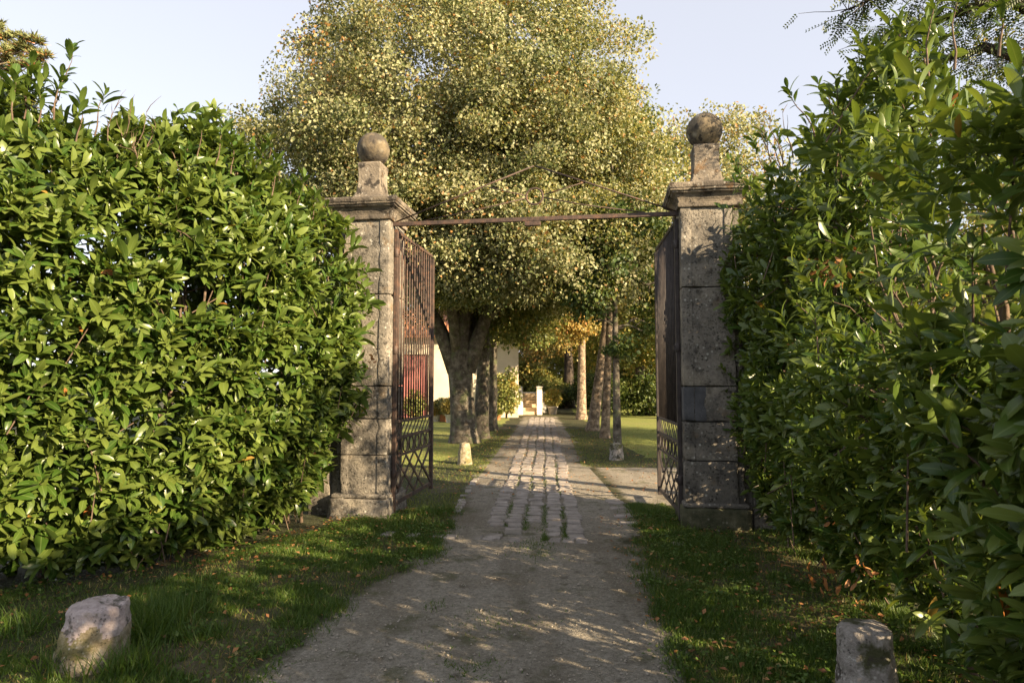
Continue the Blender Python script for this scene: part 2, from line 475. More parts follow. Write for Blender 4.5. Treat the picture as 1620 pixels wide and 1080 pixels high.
def crown_points(blobs, nclus, rnd, seed, surf=0.55, lump=0.16, gap=(0.75, -0.20)):
    """blobs = [(centre, (rx,ry,rz), weight)] -> cluster centres with outward direction"""
    ws = np.array([b[2] for b in blobs], float)
    ws /= ws.sum()
    out = []
    while len(out) < nclus:
        c, r, _ = blobs[rnd.choices(range(len(blobs)), ws)[0]]
        d = Vector((rnd.gauss(0, 1), rnd.gauss(0, 1), rnd.gauss(0, 1))).normalized()
        q = (surf + (1 - surf) * rnd.random()) if rnd.random() < 0.75 else rnd.random() ** 0.5
        k = 1 + lump * fbm(d, 1.7, seed)
        p = Vector((c[0] + d.x * r[0] * q * k, c[1] + d.y * r[1] * q * k, c[2] + d.z * r[2] * q * k))
        if fbm(p, gap[0], seed + 9) < gap[1]:
            continue
        out.append((p, d))
    return out

def tree(name, label, base, trunk_pts, trunk_r, blobs, nclus, per, leaf_l, leaf_w, cr, mat, bark, seed=0, nlimb=26, cat='tree', group=None,
         surf=0.55, tint=(0.5, 0.24), limbs=None, limb_r=0.10, zmin=None, sides=12, flat=0.7, gap=(0.75, -0.20), lump=0.16, droop=0.25):
    rnd = random.Random(seed)
    rng = np.random.default_rng(seed + 100)
    root = thing(name, label, cat, base, 0, group)
    B = Vector(base)
    cl = crown_points(blobs, nclus, rnd, seed * 1.37, surf, lump, gap)
    if zmin is not None:
        cl = [c for c in cl if c[0].z > zmin]
    # trunk and limbs
    tv = MB()
    tp = [Vector(p) - B for p in trunk_pts]
    V, F = tube_vf(tp, trunk_r, sides)
    tv.add(V, F, True)
    for lm in (limbs or []):
        pts, rr = lm
        V, F = tube_vf([Vector(p) - B for p in pts], rr, 9)
        tv.add(V, F, True)
    starts = [Vector(p) for p in trunk_pts[len(trunk_pts) // 2:]]
    for lm in (limbs or []):
        starts += [Vector(p) for p in lm[0][len(lm[0]) // 2:]]
    for i in range(nlimb):
        tgt = cl[rnd.randrange(len(cl))][0]
        cands = [s for s in starts if s.z < tgt.z + 0.6] or starts
        st = min(cands, key=lambda s: (s - tgt).length + 0.35 * rnd.random())
        pts = wobble(st, tgt, 6, 0.10, rnd)
        l = (tgt - st).length
        r0 = min(limb_r, 0.018 * l + 0.012) * rnd.uniform(0.7, 1.2)
        V, F = tube_vf([p - B for p in pts], [r0 * (1 - 0.8 * k / 6) for k in range(7)], 6)
        tv.add(V, F, True)
        for kk in (3, 5):
            q = pts[kk] + Vector((rnd.gauss(0, 1), rnd.gauss(0, 1), rnd.gauss(0.2, 0.7))) * 0.16 * l
            V, F = tube_vf([p - B for p in wobble(pts[kk], q, 3, 0.08, rnd)], [r0 * 0.45, r0 * 0.35, r0 * 0.22, r0 * 0.1], 4)
            tv.add(V, F, True)
    trunk = tv.build('trunk', bark, root)
    # leaves
    C = np.array([c[0][:] for c in cl]) - np.array(base)
    D = np.array([c[1][:] for c in cl])
    n = len(C) * per
    ci = np.repeat(np.arange(len(C)), per)
    csz = np.repeat(cr * rng.uniform(0.6, 1.35, len(C)), per)
    off = unit(rng.normal(0, 1, (n, 3))) * (rng.random(n) ** 0.42 * 1.75 * csz)[:, None]
    off[:, 2] *= flat
    CD = rng.normal(0, 0.45, (len(C), 3))
    pos = C[ci] + off
    axis = rng.normal(0, 1, (n, 3)) + D[ci] * 0.5
    axis[:, 2] -= droop + 0.3
    nor = rng.normal(0, 0.42, (n, 3)) + D[ci] * 0.75 + CD[ci]
    nor[:, 2] += 0.45
    ctint = rng.normal(0, tint[1] * 0.55, len(C))
    t = np.clip(tint[0] + ctint[ci] + rng.normal(0, tint[1], n), 0, 1)
    L = leaf_l * rng.uniform(0.6, 1.3, n)
    leaf_cloud('crown', pos, axis, nor, L, L * leaf_w, T_TREE, t, mat, root, smooth=False)
    return root

# ------------------------------------------------------------------ world, sun, camera
SUN_AZ = R(53)      # to the right of straight behind the camera
SUN_EL = R(21)
SUN_DIR = Vector((math.sin(SUN_AZ) * math.cos(SUN_EL), -math.cos(SUN_AZ) * math.cos(SUN_EL), math.sin(SUN_EL)))
w = bpy.data.worlds.new('World')
S.world = w
w.use_nodes = True
nt = w.node_tree
bg = nt.nodes['Background']
sky = nt.nodes.new('ShaderNodeTexSky')
sky.sky_type = 'NISHITA'
sky.sun_disc = False
sky.sun_elevation = SUN_EL
sky.sun_rotation = math.atan2(SUN_DIR.x, SUN_DIR.y)
sky.air_density = 1.0
sky.dust_density = 0.6
sky.ozone_density = 1.0
hs_ = nt.nodes.new('ShaderNodeHueSaturation')
hs_.inputs['Saturation'].default_value = 0.46
hs_.inputs['Value'].default_value = 1.28
nt.links.new(sky.outputs[0], hs_.inputs['Color'])
nt.links.new(mixc(nt, hs_.outputs[0], (2.75, 2.80, 3.15), 0.72), bg.inputs[0])
bg.inputs[1].default_value = 0.085
sun = bpy.data.lights.new('sun', 'SUN')
sun.energy = 5.0
sun.angle = R(0.6)
sun.color = (1.0, 0.78, 0.50)
so = bpy.data.objects.new('sun', sun)
COL.objects.link(so)
so.rotation_euler = SUN_DIR.to_track_quat('Z', 'Y').to_euler()
so.location = SUN_DIR * 60

cam = bpy.data.cameras.new('camera')
cam.sensor_width = 36
cam.lens = 36 * FPX / 1620
cam.clip_start = 0.05
cam.clip_end = 2000
cam.dof.use_dof = True
cam.dof.focus_distance = 6.5
cam.dof.aperture_fstop = 6.3
co = bpy.data.objects.new('camera', cam)
COL.objects.link(co)
co.location = (0, 0, CAMZ)
co.rotation_euler = (PI / 2 + PITCH, 0, 0)
S.camera = co
S.view_settings.view_transform = 'Standard'
S.view_settings.look = 'None'
S.view_settings.gamma = 1
S.view_settings.exposure = 1.78
S.cycles.max_bounces = 6
S.cycles.transparent_max_bounces = 4

# ------------------------------------------------------------------ gate frame
GO = Vector((0.2085, 7.30, 0))
GA = -R(8.39)
GE = Vector((math.cos(GA), math.sin(GA), 0))
GN = Vector((-math.sin(GA), math.cos(GA), 0))
HALF = 1.715
def gw(u, v, z=0):
    return GO + GE * u + GN * v + Vector((0, 0, z))

# ------------------------------------------------------------------ ground, drive, path
def plane_grid(x0, x1, y0, y1, nx, ny, z):
    V = [(x0 + (x1 - x0) * i / nx, y0 + (y1 - y0) * j / ny, z) for j in range(ny + 1) for i in range(nx + 1)]
    F = [[j * (nx + 1) + i, j * (nx + 1) + i + 1, (j + 1) * (nx + 1) + i + 1, (j + 1) * (nx + 1) + i] for j in range(ny) for i in range(nx)]
    return V, F
V, F = plane_grid(-300, 300, -60, 600, 6, 6, 0)
g = link('ground', pymesh('ground', V, F), M['earth'])
g['kind'] = 'structure'

# mown lawn beyond the gate (sheet with a ragged near edge)
def sheet(name, left, right, mat, z, edge=0.08, step=0.12, seed=1.0, drop=0.016):
    """strip between two polylines given as {Y: X} lists; ragged edges dip under the ground"""
    def interp(tab, y):
        for (ya, xa), (yb, xb) in zip(tab, tab[1:]):
            if ya <= y <= yb:
                t = (y - ya) / (yb - ya)
                return xa + (xb - xa) * t
        return tab[-1][1] if y > tab[-1][0] else tab[0][1]
    ys = []
    y = max(left[0][0], right[0][0])
    ye = min(left[-1][0], right[-1][0])
    while y < ye:
        ys.append(y)
        y += step * max(1, y / 8)
    ys.append(ye)
    V, F = [], []
    ts = [0, 0.03, 0.06, 0.10, 0.15, 0.22, 0.32, 0.42, 0.5, 0.58, 0.68, 0.78, 0.85, 0.90, 0.94, 0.97, 1.0]
    cols = len(ts) - 1
    inn = []
    for y in ys:
        a = interp(left, y) + edge * 2 * mnoise.fractal(Vector((y * 1.6, seed, 0)), 1, 2, 4)
        b = interp(right, y) + edge * 2 * mnoise.fractal(Vector((y * 1.6, seed + 7, 0)), 1, 2, 4)
        for i in range(cols + 1):
            t = ts[i]
            inn.append(min(1.0, min(t, 1 - t) * (b - a) / 0.42))
            V.append((a + (b - a) * t, y, z - (drop if i in (0, cols) else 0)))
    n = cols + 1
    for j in range(len(ys) - 1):
        for i in range(cols):
            F.append([j * n + i, j * n + i + 1, (j + 1) * n + i + 1, (j + 1) * n + i])
    me = pymesh(name, V, F, True)
    at_ = me.attributes.new('inner', 'FLOAT', 'POINT')
    at_.data.foreach_set('value', inn)
    o = link(name, me, mat)
    o['kind'] = 'structure'
    return o

lawn = sheet('lawn', [(13.6, 2.4), (17, 2.4), (22, 2.5), (30, 2.6), (60, 4)], [(13.6, 40), (60, 60)], M['lawnground'], 0.006, seed=3, drop=0.01)
lawn2 = sheet('side_lawn', [(12.4, -14), (29, -14)], [(12.4, -1.4), (17, -0.6), (24, -0.2), (29, 0.1)], M['lawnground'], 0.006, seed=5, drop=0.01)

drive_left = [(-6, -1.75), (2.0, -1.55), (3.4, -1.43), (5.1, -1.10), (6.0, -0.72), (9.7, -0.66), (15, -0.35), (24, 0.25), (30, 0.6)]
drive_right = [(-6, 0.80), (2.0, 0.82), (3.4, 0.92), (5.8, 1.16), (7.4, 1.42), (8.3, 1.62), (9.0, 1.66), (11.6, 1.66), (12.2, 1.36), (18.8, 1.75), (26, 1.95), (30, 2.1)]
drive = sheet('gravel_drive', [(a, b - 0.14) for a, b in drive_left], [(a, b + 0.14) for a, b in drive_right], M['gravel'], 0.008, edge=0.13, seed=1)
# side track running off to the right just inside the gate
trk = sheet('side_track', [(8.35, 1.45), (12.0, 1.45)], [(8.35, 15), (9.5, 16), (12.0, 17)], M['gravel'], 0.010, edge=0.0, seed=2, drop=0.0)

# cobbled path: five columns of worn stones, with grassy seams
def path_x(y):
    return 0.2375 + 0.0508 * (y - 6.7)
mb_c = MB()
rnd = random.Random(5)
seams = []
def stone(mb, cx, cy, hx, hy, z, rnd, ang=0.0):
    ca, sa = math.cos(ang), math.sin(ang)
    pts = []
    for (ix, iy) in ((-1, -1), (0.05, -1), (1, -1), (1, 1), (-0.05, 1), (-1, 1)):
        pts.append((ix * hx * rnd.uniform(0.88, 1.04), iy * hy * rnd.uniform(0.82, 1.04)))
    V = []
    for (s, zz) in ((1.0, -0.02), (1.0, z - 0.012), (0.86, z)):
        for p in pts:
            x, y = p[0] * s, p[1] * s
            V.append((cx + x * ca - y * sa, cy + x * sa + y * ca, zz + rnd.uniform(-0.003, 0.003)))
    F = []
    for k in range(2):
        for i in range(6):
            j = (i + 1) % 6
            F.append([k * 6 + i, k * 6 + j, k * 6 + 6 + j, k * 6 + 6 + i])
    F.append([12, 13, 14, 15, 16, 17])
    mb.add(V, F)
cw = 0.216
for c in range(5):
    y = 6.45 + rnd.uniform(0, 0.15)
    while y < 29:
        ly = rnd.uniform(0.13, 0.22)
        cx = path_x(y) + (c - 2) * cw + rnd.uniform(-0.012, 0.012)
        if rnd.random() > 0.03 + 0.45 * (y < 7.0 - 0.3 * math.sin(c * 2.0)):
            stone(mb_c, cx + rnd.gauss(0, 0.008) + 0.02 * math.sin(y * 1.3 + c), y + ly / 2, 0.098 * rnd.uniform(0.82, 1.06), ly / 2 - rnd.uniform(0.010, 0.021), 0.028 + rnd.uniform(-0.010, 0.007), rnd, rnd.gauss(0, 0.07))
        y += ly
# kerb stones: the row at the gate line, right-hand edging, left-hand edging
for k in range(24):
    u = -1.55 + k * 0.135
    p = gw(u, -0.75 + rnd.uniform(-0.02, 0.02))
    if rnd.random() > 0.55:
        stone(mb_c, p.x, p.y, 0.062, 0.085, 0.022 + rnd.uniform(-0.006, 0.004), rnd, GA)
for k in range(22):
    y = 7.3 + k * 0.17
    if k < 9 and rnd.random() > 0.3:
      stone(mb_c, 1.33 + 0.03 * (y - 7.3) + rnd.uniform(-0.02, 0.02), y, 0.11, 0.075, 0.022 + rnd.uniform(-0.006, 0.006), rnd, 0.05)
    if k > 3 and rnd.random() > 0.3:
        stone(mb_c, -0.72 + rnd.uniform(-0.02, 0.02) + 0.035 * (y - 7.3), y, 0.05, 0.08, 0.026, rnd, 0.05)
cob = mb_c.build('cobbled_path', M['cobble'])
cob['kind'] = 'structure'

# pebbles on the drive near the camera
V, F = [], []
rnd = random.Random(9)
for i in range(5200):
    y = 2.6 + 8.5 * rnd.random() ** 1.6
    x = rnd.uniform(-1.5, 1.5)
    if not (float(np.interp(y, [a for a, _ in drive_left], [q for _, q in drive_left])) < x < float(np.interp(y, [a for a, _ in drive_right], [q for _, q in drive_right]))):
        continue
    r = rnd.uniform(0.003, 0.009) * (1.5 if rnd.random() < 0.06 else 1)
    b = len(V)
    q = [(1, 0, 0), (0.3, 0.95, 0), (-0.8, 0.6, 0), (-0.8, -0.6, 0), (0.3, -0.95, 0)]
    a = rnd.uniform(0, 6.28)
    for p in q:
        xx, yy = p[0] * r * rnd.uniform(0.8, 1.5), p[1] * r * rnd.uniform(0.8, 1.2)
        V.append((x + xx * math.cos(a) - yy * math.sin(a), y + xx * math.sin(a) + yy * math.cos(a), 0.012))
    V.append((x, y, 0.014 + r * 0.8))
    for k in range(5):
        F.append([b + k, b + (k + 1) % 5, b + 5])
peb = link('gravel', pymesh('gravel', V, F), M['pebble'])
tag(peb, 'loose pale grit scattered over the shaded drive', 'gravel', kind='stuff')

# ------------------------------------------------------------------ stone gate pillars
BODY_W, BODY_D = 0.655, 0.60
def pillar(side, label):
    """side -1 left, +1 right.  Local x runs along the gate, the inner face at x = -side*BODY_W/2 ... """
    cx = side * (HALF + BODY_W / 2)
    base = gw(cx, BODY_D / 2)
    t = thing('stone_gate_pillar', label, 'gate pillar', base, GA, 'stone gate pillars with ball finials')
    rnd = random.Random(20 + side)
    hw, hd = BODY_W / 2, BODY_D / 2
    inner = -side * hw                       # x of the inner (opening) face
    def X(a):                                # a = distance from the inner face outwards
        return inner + side * a
    mb = MB()
    mb.seed = side * 4.3
    joints = [0.27, 0.74, 1.17, 1.56, 2.67, 3.585]
    for k in range(len(joints) - 1):
        z0, z1 = joints[k] + 0.003, joints[k + 1] - 0.004
        j = rnd.uniform(-0.003, 0.003)
        grey = (side > 0 and k == 2)
        def bx(a0, a1, y0, y1, mi=0):
            xs = sorted((X(a0), X(a1)))
            mb.gridbox((xs[0], y0, z0), (xs[1], y1, z1), mi)
        bx(0.004, 0.566, -hd + 0.016 + j, hd - 0.004)           # core
        bx(0.0, 0.118, -hd + j, hd, 1 if grey else 0)           # inner margin
        bx(0.478, 0.570, -hd + j, hd)                           # outer margin
        bx(0.567, 0.655, -hd + 0.075, hd - 0.06)                # set-back wing
        if grey:
            bx(0.1185, 0.25, -hd + 0.010 + j, -hd + 0.05, 1)
    mb.box((min(X(0.03), X(0.62)), -hd + 0.09, 0.1), (max(X(0.03), X(0.62)), hd - 0.08, 3.58))
    mb.build('shaft', [M['stone'], M['greystone']], t)
    # plinth: rough block with a weathered sloping top
    bm = bmesh.new()
    bmesh.ops.create_cube(bm, size=1)
    for v in bm.verts:
        up = v.co.z > 0
        v.co.x *= BODY_W + (0.07 if up else 0.10)
        v.co.y = (v.co.y * (BODY_D + (0.16 if not up else 0.10)))
        v.co.z = 0.235 if up else -0.06
    bmesh.ops.subdivide_edges(bm, edges=bm.edges[:], cuts=9, use_grid_fill=True)
    for v in bm.verts:
        if v.co.z > 0.22:
            fy = max(0, -v.co.y - hd + 0.02)
            v.co.z -= fy * 0.2
    me = bpy.data.meshes.new('plinth')
    bm.to_mesh(me)
    bm.free()
    displace(me, 0.022, 6, 3, side)
    me.polygons.foreach_set('use_smooth', [True] * len(me.polygons))
    o = link('plinth', me, M['moss'] if side > 0 else M['stone'], t)
    pl = MB()
    pl.rings([(0.022, 0.235), (0.03, 0.245), (0.03, 0.268), (0.012, 0.285)], 0, 0, hw - 0.01, hd - 0.01)
    pl.build('base_moulding', M['stone'], t, bevel=0.006)
    # capital: bed mould, cavetto, corona, weathered top
    cp = MB()
    prof = [(-0.005, 3.575), (0.022, 3.580), (0.026, 3.590), (0.026, 3.622), (0.014, 3.630), (0.018, 3.655), (0.032, 3.685), (0.055, 3.710), (0.082, 3.726), (0.090, 3.730),
            (0.094, 3.745), (0.112, 3.750), (0.116, 3.772), (0.124, 3.776), (0.130, 3.800), (0.130, 3.822), (0.118, 3.835), (-0.10, 3.885)]
    cp.rings(prof, 0, 0, hw, hd)
    o = cp.build('capital', M['capstone'], t)
    bm = bmesh.new()
    bm.from_mesh(o.data)
    bmesh.ops.subdivide_edges(bm, edges=[e for e in bm.edges if e.calc_length() > 0.4], cuts=18, use_grid_fill=True)
    for v in bm.verts:
        cnr = 1.0 + 1.6 * max(0, mnoise.noise(v.co * 5 + Vector((side, 0, 0))))
        v.co += mnoise.noise_vector(v.co * 9 + Vector((side * 3, 0, 0))) * 0.0055 * cnr
    bm.to_mesh(o.data)
    bm.free()
    # pedestal of the ball
    pd = MB()
    pd.rings([(0.068, 3.862), (0.068, 3.885), (0.056, 3.90), (0.038, 3.93), (0.022, 3.97), (0.010, 4.03), (0.003, 4.10), (0.0, 4.20), (0.004, 4.29), (0.010, 4.33), (0.004, 4.362)], 0, 0, 0.140, 0.140)
    pd.build('finial_pedestal', M['capstone'], t, bevel=0.008)
    bm = bmesh.new()
    bmesh.ops.create_icosphere(bm, subdivisions=5, radius=0.207)
    me = bpy.data.meshes.new('ball')
    bm.to_mesh(me)
    bm.free()
    displace(me, 0.008, 6, 5, side + 3)
    me.polygons.foreach_set('use_smooth', [True] * len(me.polygons))
    o = link('ball', me, M['ballstone'], t)
    o.location = (0, 0, 4.565)
    # wall stub running into the hedge
    st = MB()
    xs = sorted((X(0.66), X(0.745)))
    st.box((xs[0], -hd + 0.16, -0.05), (xs[1], hd - 0.12, 2.665))
    xs = sorted((X(0.748), X(1.02)))
    st.box((xs[0], -hd + 0.11, -0.05), (xs[1], hd - 0.10, 2.665))
    st.build('wall_jamb', M['stone'], t, bevel=0.006)
    return t
pillar(-1, 'sun dappled stone gate pillar with ball top, against the left hedge')
pillar(1, 'shaded grey stone gate pillar with ball top, beside the right hedge')

# ------------------------------------------------------------------ iron gate leaves
def gate_leaf(side, ang, label, W=1.60):
    hinge = gw(side * (HALF - 0.028), 0.20)
    t = thing('iron_gate', label, 'gate', hinge, ang, 'open wrought iron gate leaves')
    # local: x runs along the leaf away from the hinge, y across, z up
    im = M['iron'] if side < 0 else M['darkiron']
    f = MB()
    f.box((-0.022, -0.022, 0.05), (0.024, 0.022, 3.50))
    f.box((W - 0.03, -0.026, 0.06), (W + 0.03, 0.026, 3.44))
    f.build('stile', im, t, bevel=0.004)
    for z, h in ((3.47, 0.04), (1.12, 0.035), (0.92, 0.035), (0.70, 0.03), (0.14, 0.05)):
        r_ = MB()
        r_.box((0.026, -0.014, z - h / 2), (W - 0.032, 0.014, z + h / 2))
        r_.build('rail', im, t, bevel=0.003)
    nb = 14
    for k in range(nb):
        x = 0.03 + (W - 0.07) * (k + 0.7) / (nb + 0.4)
        b = MB()
        b.tube([(x, 0, 1.139), (x, 0, 3.448)], 0.0105, 8)
        b.build('bar', im, t)
    # slanted band
    s = MB()
    for k in range(10):
        x = 0.05 + k * 0.155
        s.bar((x, 0.004 * (k % 2), 0.94), (min(x + 0.20, W - 0.034), 0.004 * (k % 2), 1.10), 0.022, 0.008)
    s.build('slanted_band', im, t)
    # small crosses and rings band
    c = MB()
    for k in range(6):
        x = 0.17 + k * 0.25
        pts = [(x + 0.085 * math.cos(a), 0, 0.81 + 0.085 * math.sin(a)) for a in [2 * PI * i / 20 for i in range(21)]]
        c.tube(pts, 0.009, 6, cap=False)
        c.bar((x + 0.125 - 0.05, 0, 0.72), (x + 0.125 + 0.05, 0, 0.90), 0.02, 0.008)
        c.bar((x + 0.125 + 0.05, 0.009, 0.72), (x + 0.125 - 0.05, 0.009, 0.90), 0.02, 0.008)
    c.build('ring_band', im, t)
    # lower lattice of crossed flats
    l = MB()
    z0, z1 = 0.168, 0.683
    for (xa, xb) in ((0.04, 0.80), (0.80, W - 0.04), (0.42, 1.18)):
        m_ = (xa + xb) / 2
        l.bar((xa, 0.006, z0), (xb, 0.006, z1), 0.035, 0.009)
        l.bar((xa, -0.006, z1), (xb, -0.006, z0), 0.035, 0.009)
    for (xa, xb) in ((0.04, 0.42), (1.18, W - 0.04)):
        zc = (z0 + z1) / 2
        l.bar((xa, 0.016, zc), (xb, 0.016, z0 if xa < 0.5 else z1), 0.03, 0.008)
        l.bar((xa, -0.016, zc), (xb, -0.016, z1 if xa < 0.5 else z0), 0.03, 0.008)
    l.build('lattice_panel', im, t)
    for z in (0.5, 2.0, 3.2):
        h = MB()
        h.lathe([(0.03, -0.05), (0.034, -0.045), (0.034, 0.045), (0.03, 0.05)], (0, 0, z), 12)
        h.bar((0, 0.0, z), (-0.0, side * 0.05, z), 0.05, 0.02)
        h.build('hinge', im, t)
    return t
gate_leaf(-1, GA + PI / 2 - R(0.5), 'rust brown iron gate leaf swung open against the left pillar')
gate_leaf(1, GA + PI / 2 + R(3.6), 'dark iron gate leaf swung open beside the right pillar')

# ------------------------------------------------------------------ iron overthrow
ot = thing('iron_overthrow', 'rusty iron overthrow with low triangular top spanning both gate pillars', 'overthrow', gw(0, 0.16), GA)
b = MB()
b.box((-HALF - 0.01, -0.02, 3.525), (HALF + 0.01, 0.02, 3.575))
b.build('beam', M['iron'], ot, bevel=0.004)
AP = (0.04, 0, 4.20)
for s in (-1, 1):
    r_ = MB()
    r_.tube([(s * (HALF - 0.03), 0, 3.58), (AP[0] + s * 0.008, 0, AP[2])], 0.010, 8)
    r_.build('rafter', M['iron'], ot)
    r_ = MB()
    r_.tube([(s * (HALF - 0.38), 0.0, 3.578), (s * 0.62, 0, 3.70), (AP[0] + s * 0.10, 0, 3.81)], 0.0075, 7)
    r_.build('lower_rod', M['iron'], ot)
    r_ = MB()
    x = AP[0] + s * 0.58
    zz = AP[2] - (AP[2] - 3.58) * 0.58 / (HALF - 0.07)
    r_.tube([(x, 0, zz - 0.012), (AP[0] + s * 0.3, 0, 3.89), (AP[0] + s * 0.10, 0, 3.84)], 0.007, 7)
    r_.build('upper_rod', M['iron'], ot)
rg = MB()
pts = [(AP[0] + 0.10 * math.cos(a), 0, 3.825 + 0.10 * math.sin(a)) for a in [2 * PI * i / 24 for i in range(25)]]
rg.tube(pts, 0.012, 7, cap=False)
rg.build('ring', M['iron'], ot)
pt = MB()
pt.box((-0.08, -0.028, 3.468), (0.11, 0.028, 3.522))
pt.build('catch_box', M['iron'], ot, bevel=0.006)

# ------------------------------------------------------------------ stone bollards
def bollard(label, base, r0, r1, h, mats, seed, sq=0.35, lean=(0, 0), group='old stone guard bollards'):
    prof = [(r0 * 1.0, -0.08), (r0, 0.0)]
    nz = 26
    for i in range(1, nz):
        t = i / nz
        prof.append((r0 + (r1 - r0) * t, h * t * 0.95))
    prof += [(r1 * 0.97, h * 0.965), (r1 * 0.86, h * 0.99), (r1 * 0.6, h * 1.003), (r1 * 0.3, h * 1.008), (r1 * 0.04, h * 1.01)]
    mb = MB()
    mb.lathe(prof, (0, 0, 0), 72)
    for i, v in enumerate(mb.V):                 # squarish plan
        a = math.atan2(v[1], v[0])
        k = 1 + sq * 0.22 * (abs(math.cos(2 * a)) ** 0.5 - 0.5) * -1
        mb.V[i] = (v[0] * k + lean[0] * v[2], v[1] * k + lean[1] * v[2], v[2])
    o = mb.build('stone_bollard', mats[0])
    displace(o.data, r0 * 0.10, 1.1 / r0, 4, seed)
    displace(o.data, r0 * 0.035, 5.0 / r0, 3, seed + 5)
    if len(mats) > 1:
        o.data.materials.append(mats[1])
        for p in o.data.polygons:
            if p.center.z > h * 0.62 + 0.05 * mnoise.noise(p.center * 14) + 0.04 * math.sin(6 * p.center.x / r0):
                p.material_index = 1
    o.location = base
    o.rotation_euler = (0, 0, random.Random(seed).uniform(0, 1.0))
    tag(o, label, 'bollard', group)
    return o
bollard('squat stone bollard with pale pinkish top in grass under the left hedge', ground(147, 1046), 0.192, 0.155, 0.335, [M['bollard_warm'], M['pinkstone']], 1, lean=(0.06, 0))
bollard('mossy grey stone bollard half hidden by the right hedge leaves', ground(1372, 1112), 0.155, 0.128, 0.385, [M['mossbollard']], 2)
bollard('small tapered stone bollard in front of the thick forked tree trunk', ground(735, 734), 0.155, 0.105, 0.42, [M['bollard_warm']], 3)
bollard('low stone bollard at the foot of the slim dark trunk', ground(975, 727), 0.15, 0.135, 0.33, [M['mossbollard']], 4)

# ------------------------------------------------------------------ laurel hedges
def hedge(label, line, H, bulge, thick, nface, ninner, ntop, seed, side, zlow, gaps=(), leaf=0.135, sprigs=(), dead=(), loose=9.0, ndense=0, nlow=0):
    """line = base polyline of the road face; side=+1 if the road lies to the right of the direction of travel"""
    rnd = random.Random(seed)
    root = thing('laurel_hedge', label, 'hedge', (line[0][0], line[0][1], 0), 0, 'laurel hedges flanking the gate')
    O = Vector((line[0][0], line[0][1], 0))
    P = [Vector((a[0], a[1], 0)) for a in line]
    seg = [(P[i + 1] - P[i]).length for i in range(len(P) - 1)]
    tot = sum(seg)
    def frame(s):
        s = min(max(s, 0), tot - 1e-6)
        i = 0
        while s > seg[i]:
            s -= seg[i]
            i += 1
        d = (P[i + 1] - P[i]).normalized()
        n = Vector((d.y, -d.x, 0)) * side
        return P[i] + d * s, d, n
    def height(s):
        return H(s / tot) + 0.20 * mnoise.noise(Vector((s * 1.3, seed, 0))) + 0.24 * mnoise.noise(Vector((s * 3.7, seed, 4)))
    shoots = []     # (pos, dir, size, dim); dim = inner shade put into the leaf colour
    def face_pos(s, z, depth):
        p, d, n = frame(s)
        q = p + n * (bulge(z, s / tot) - depth) + Vector((0, 0, z))
        lump = 0.20 * mnoise.noise(q * 1.1 + Vector((seed, 0, 0))) + 0.10 * mnoise.noise(q * 2.7)
        return q + n * lump, d, n
    up = Vector((0, 0, 1))
    def rv():
        return Vector((rnd.gauss(0, 1), rnd.gauss(0, 1), rnd.gauss(0, 1)))
    cnt = 0
    while cnt < nface:
        s = rnd.uniform(0, tot)
        z = zlow + (height(s) - zlow) * rnd.random()
        dep = abs(rnd.gauss(0, 0.12))
        lz = loose + 1.0 * max(0, 1 - (s / tot) / 0.26) if loose < 5 else loose
        if loose < 5 and s / tot > 0.61:
            lz = 3.1  # out-of-view end kept dense so it blocks the sun
        if z > lz:
            dep = rnd.uniform(0, 0.6)
        q, d, n = face_pos(s, z, dep)
        cnt += 1
        if z > lz and rnd.random() < 0.62:
            continue
        if fbm(q, 1.35, seed) < -0.20 and rnd.random() < 0.9:
            continue
        if any((q - Vector(gp)).length < gr for gp, gr in gaps):
            continue
        shoots.append((q, (n * 0.8 + up * rnd.uniform(0.0, 0.75) + rv() * 0.38).normalized(), rnd.uniform(0.75, 1.2), 0))
    for i in range(ninner):
        s = rnd.uniform(0, tot)
        zt = loose + ((1.0 * max(0, 1 - (s / tot) / 0.26) + (1.25 if s / tot > 0.62 else 0)) if loose < 5 else 0)
        z = zlow + 0.1 + (min(height(s), zt) - zlow - 0.1) * rnd.random()
        dep = rnd.uniform(0.25, thick)
        q, d, n = face_pos(s, z, dep)
        if dep < 0.6 and fbm(q, 1.35, seed) < -0.16:
            continue
        if any((q - Vector(gp)).length < gr for gp, gr in gaps):
            continue
        if fbm(q, 1.25, seed) < -0.5:
            continue
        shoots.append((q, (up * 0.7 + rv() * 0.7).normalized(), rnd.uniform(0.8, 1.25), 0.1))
    for i in range(nlow):
        s = rnd.uniform(0, tot)
        z = rnd.uniform(zlow, 1.15)
        q, d, n = face_pos(s, z, rnd.uniform(0.15, thick))
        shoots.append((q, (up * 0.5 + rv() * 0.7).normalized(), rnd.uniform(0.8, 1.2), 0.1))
    for i in range(ndense):
        s = rnd.uniform(0, tot * 0.27)
        z = rnd.uniform(1.2, height(s))
        q, d, n = face_pos(s, z, rnd.uniform(0.2, thick))
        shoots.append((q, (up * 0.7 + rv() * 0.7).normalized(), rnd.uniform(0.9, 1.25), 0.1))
    for i in range(ntop):
        s = rnd.uniform(0, tot)
        z = height(s) + rnd.gauss(0, 0.09)
        q, d, n = face_pos(s, z, rnd.uniform(0, thick if loose > 5 or s / tot < 0.2 else 0.45))
        shoots.append((q, (up * 0.9 + n * 0.25 + rv() * 0.4).normalized(), rnd.uniform(0.8, 1.2), 0))
    for sdone in range(2):                       # rounded ends
        for i in range(int(nface * 0.05)):
            s = 0 if sdone == 0 else tot
            z = zlow + (height(s) - zlow) * rnd.random()
            q, d, n = face_pos(s, z, rnd.uniform(0, thick))
            e = -d if sdone == 0 else d
            shoots.append((q + e * rnd.uniform(0, 0.25), (e * 0.7 + n * 0.2 + up * 0.5 + rv() * 0.4).normalized(), rnd.uniform(0.8, 1.2), 0))
    st = MB()
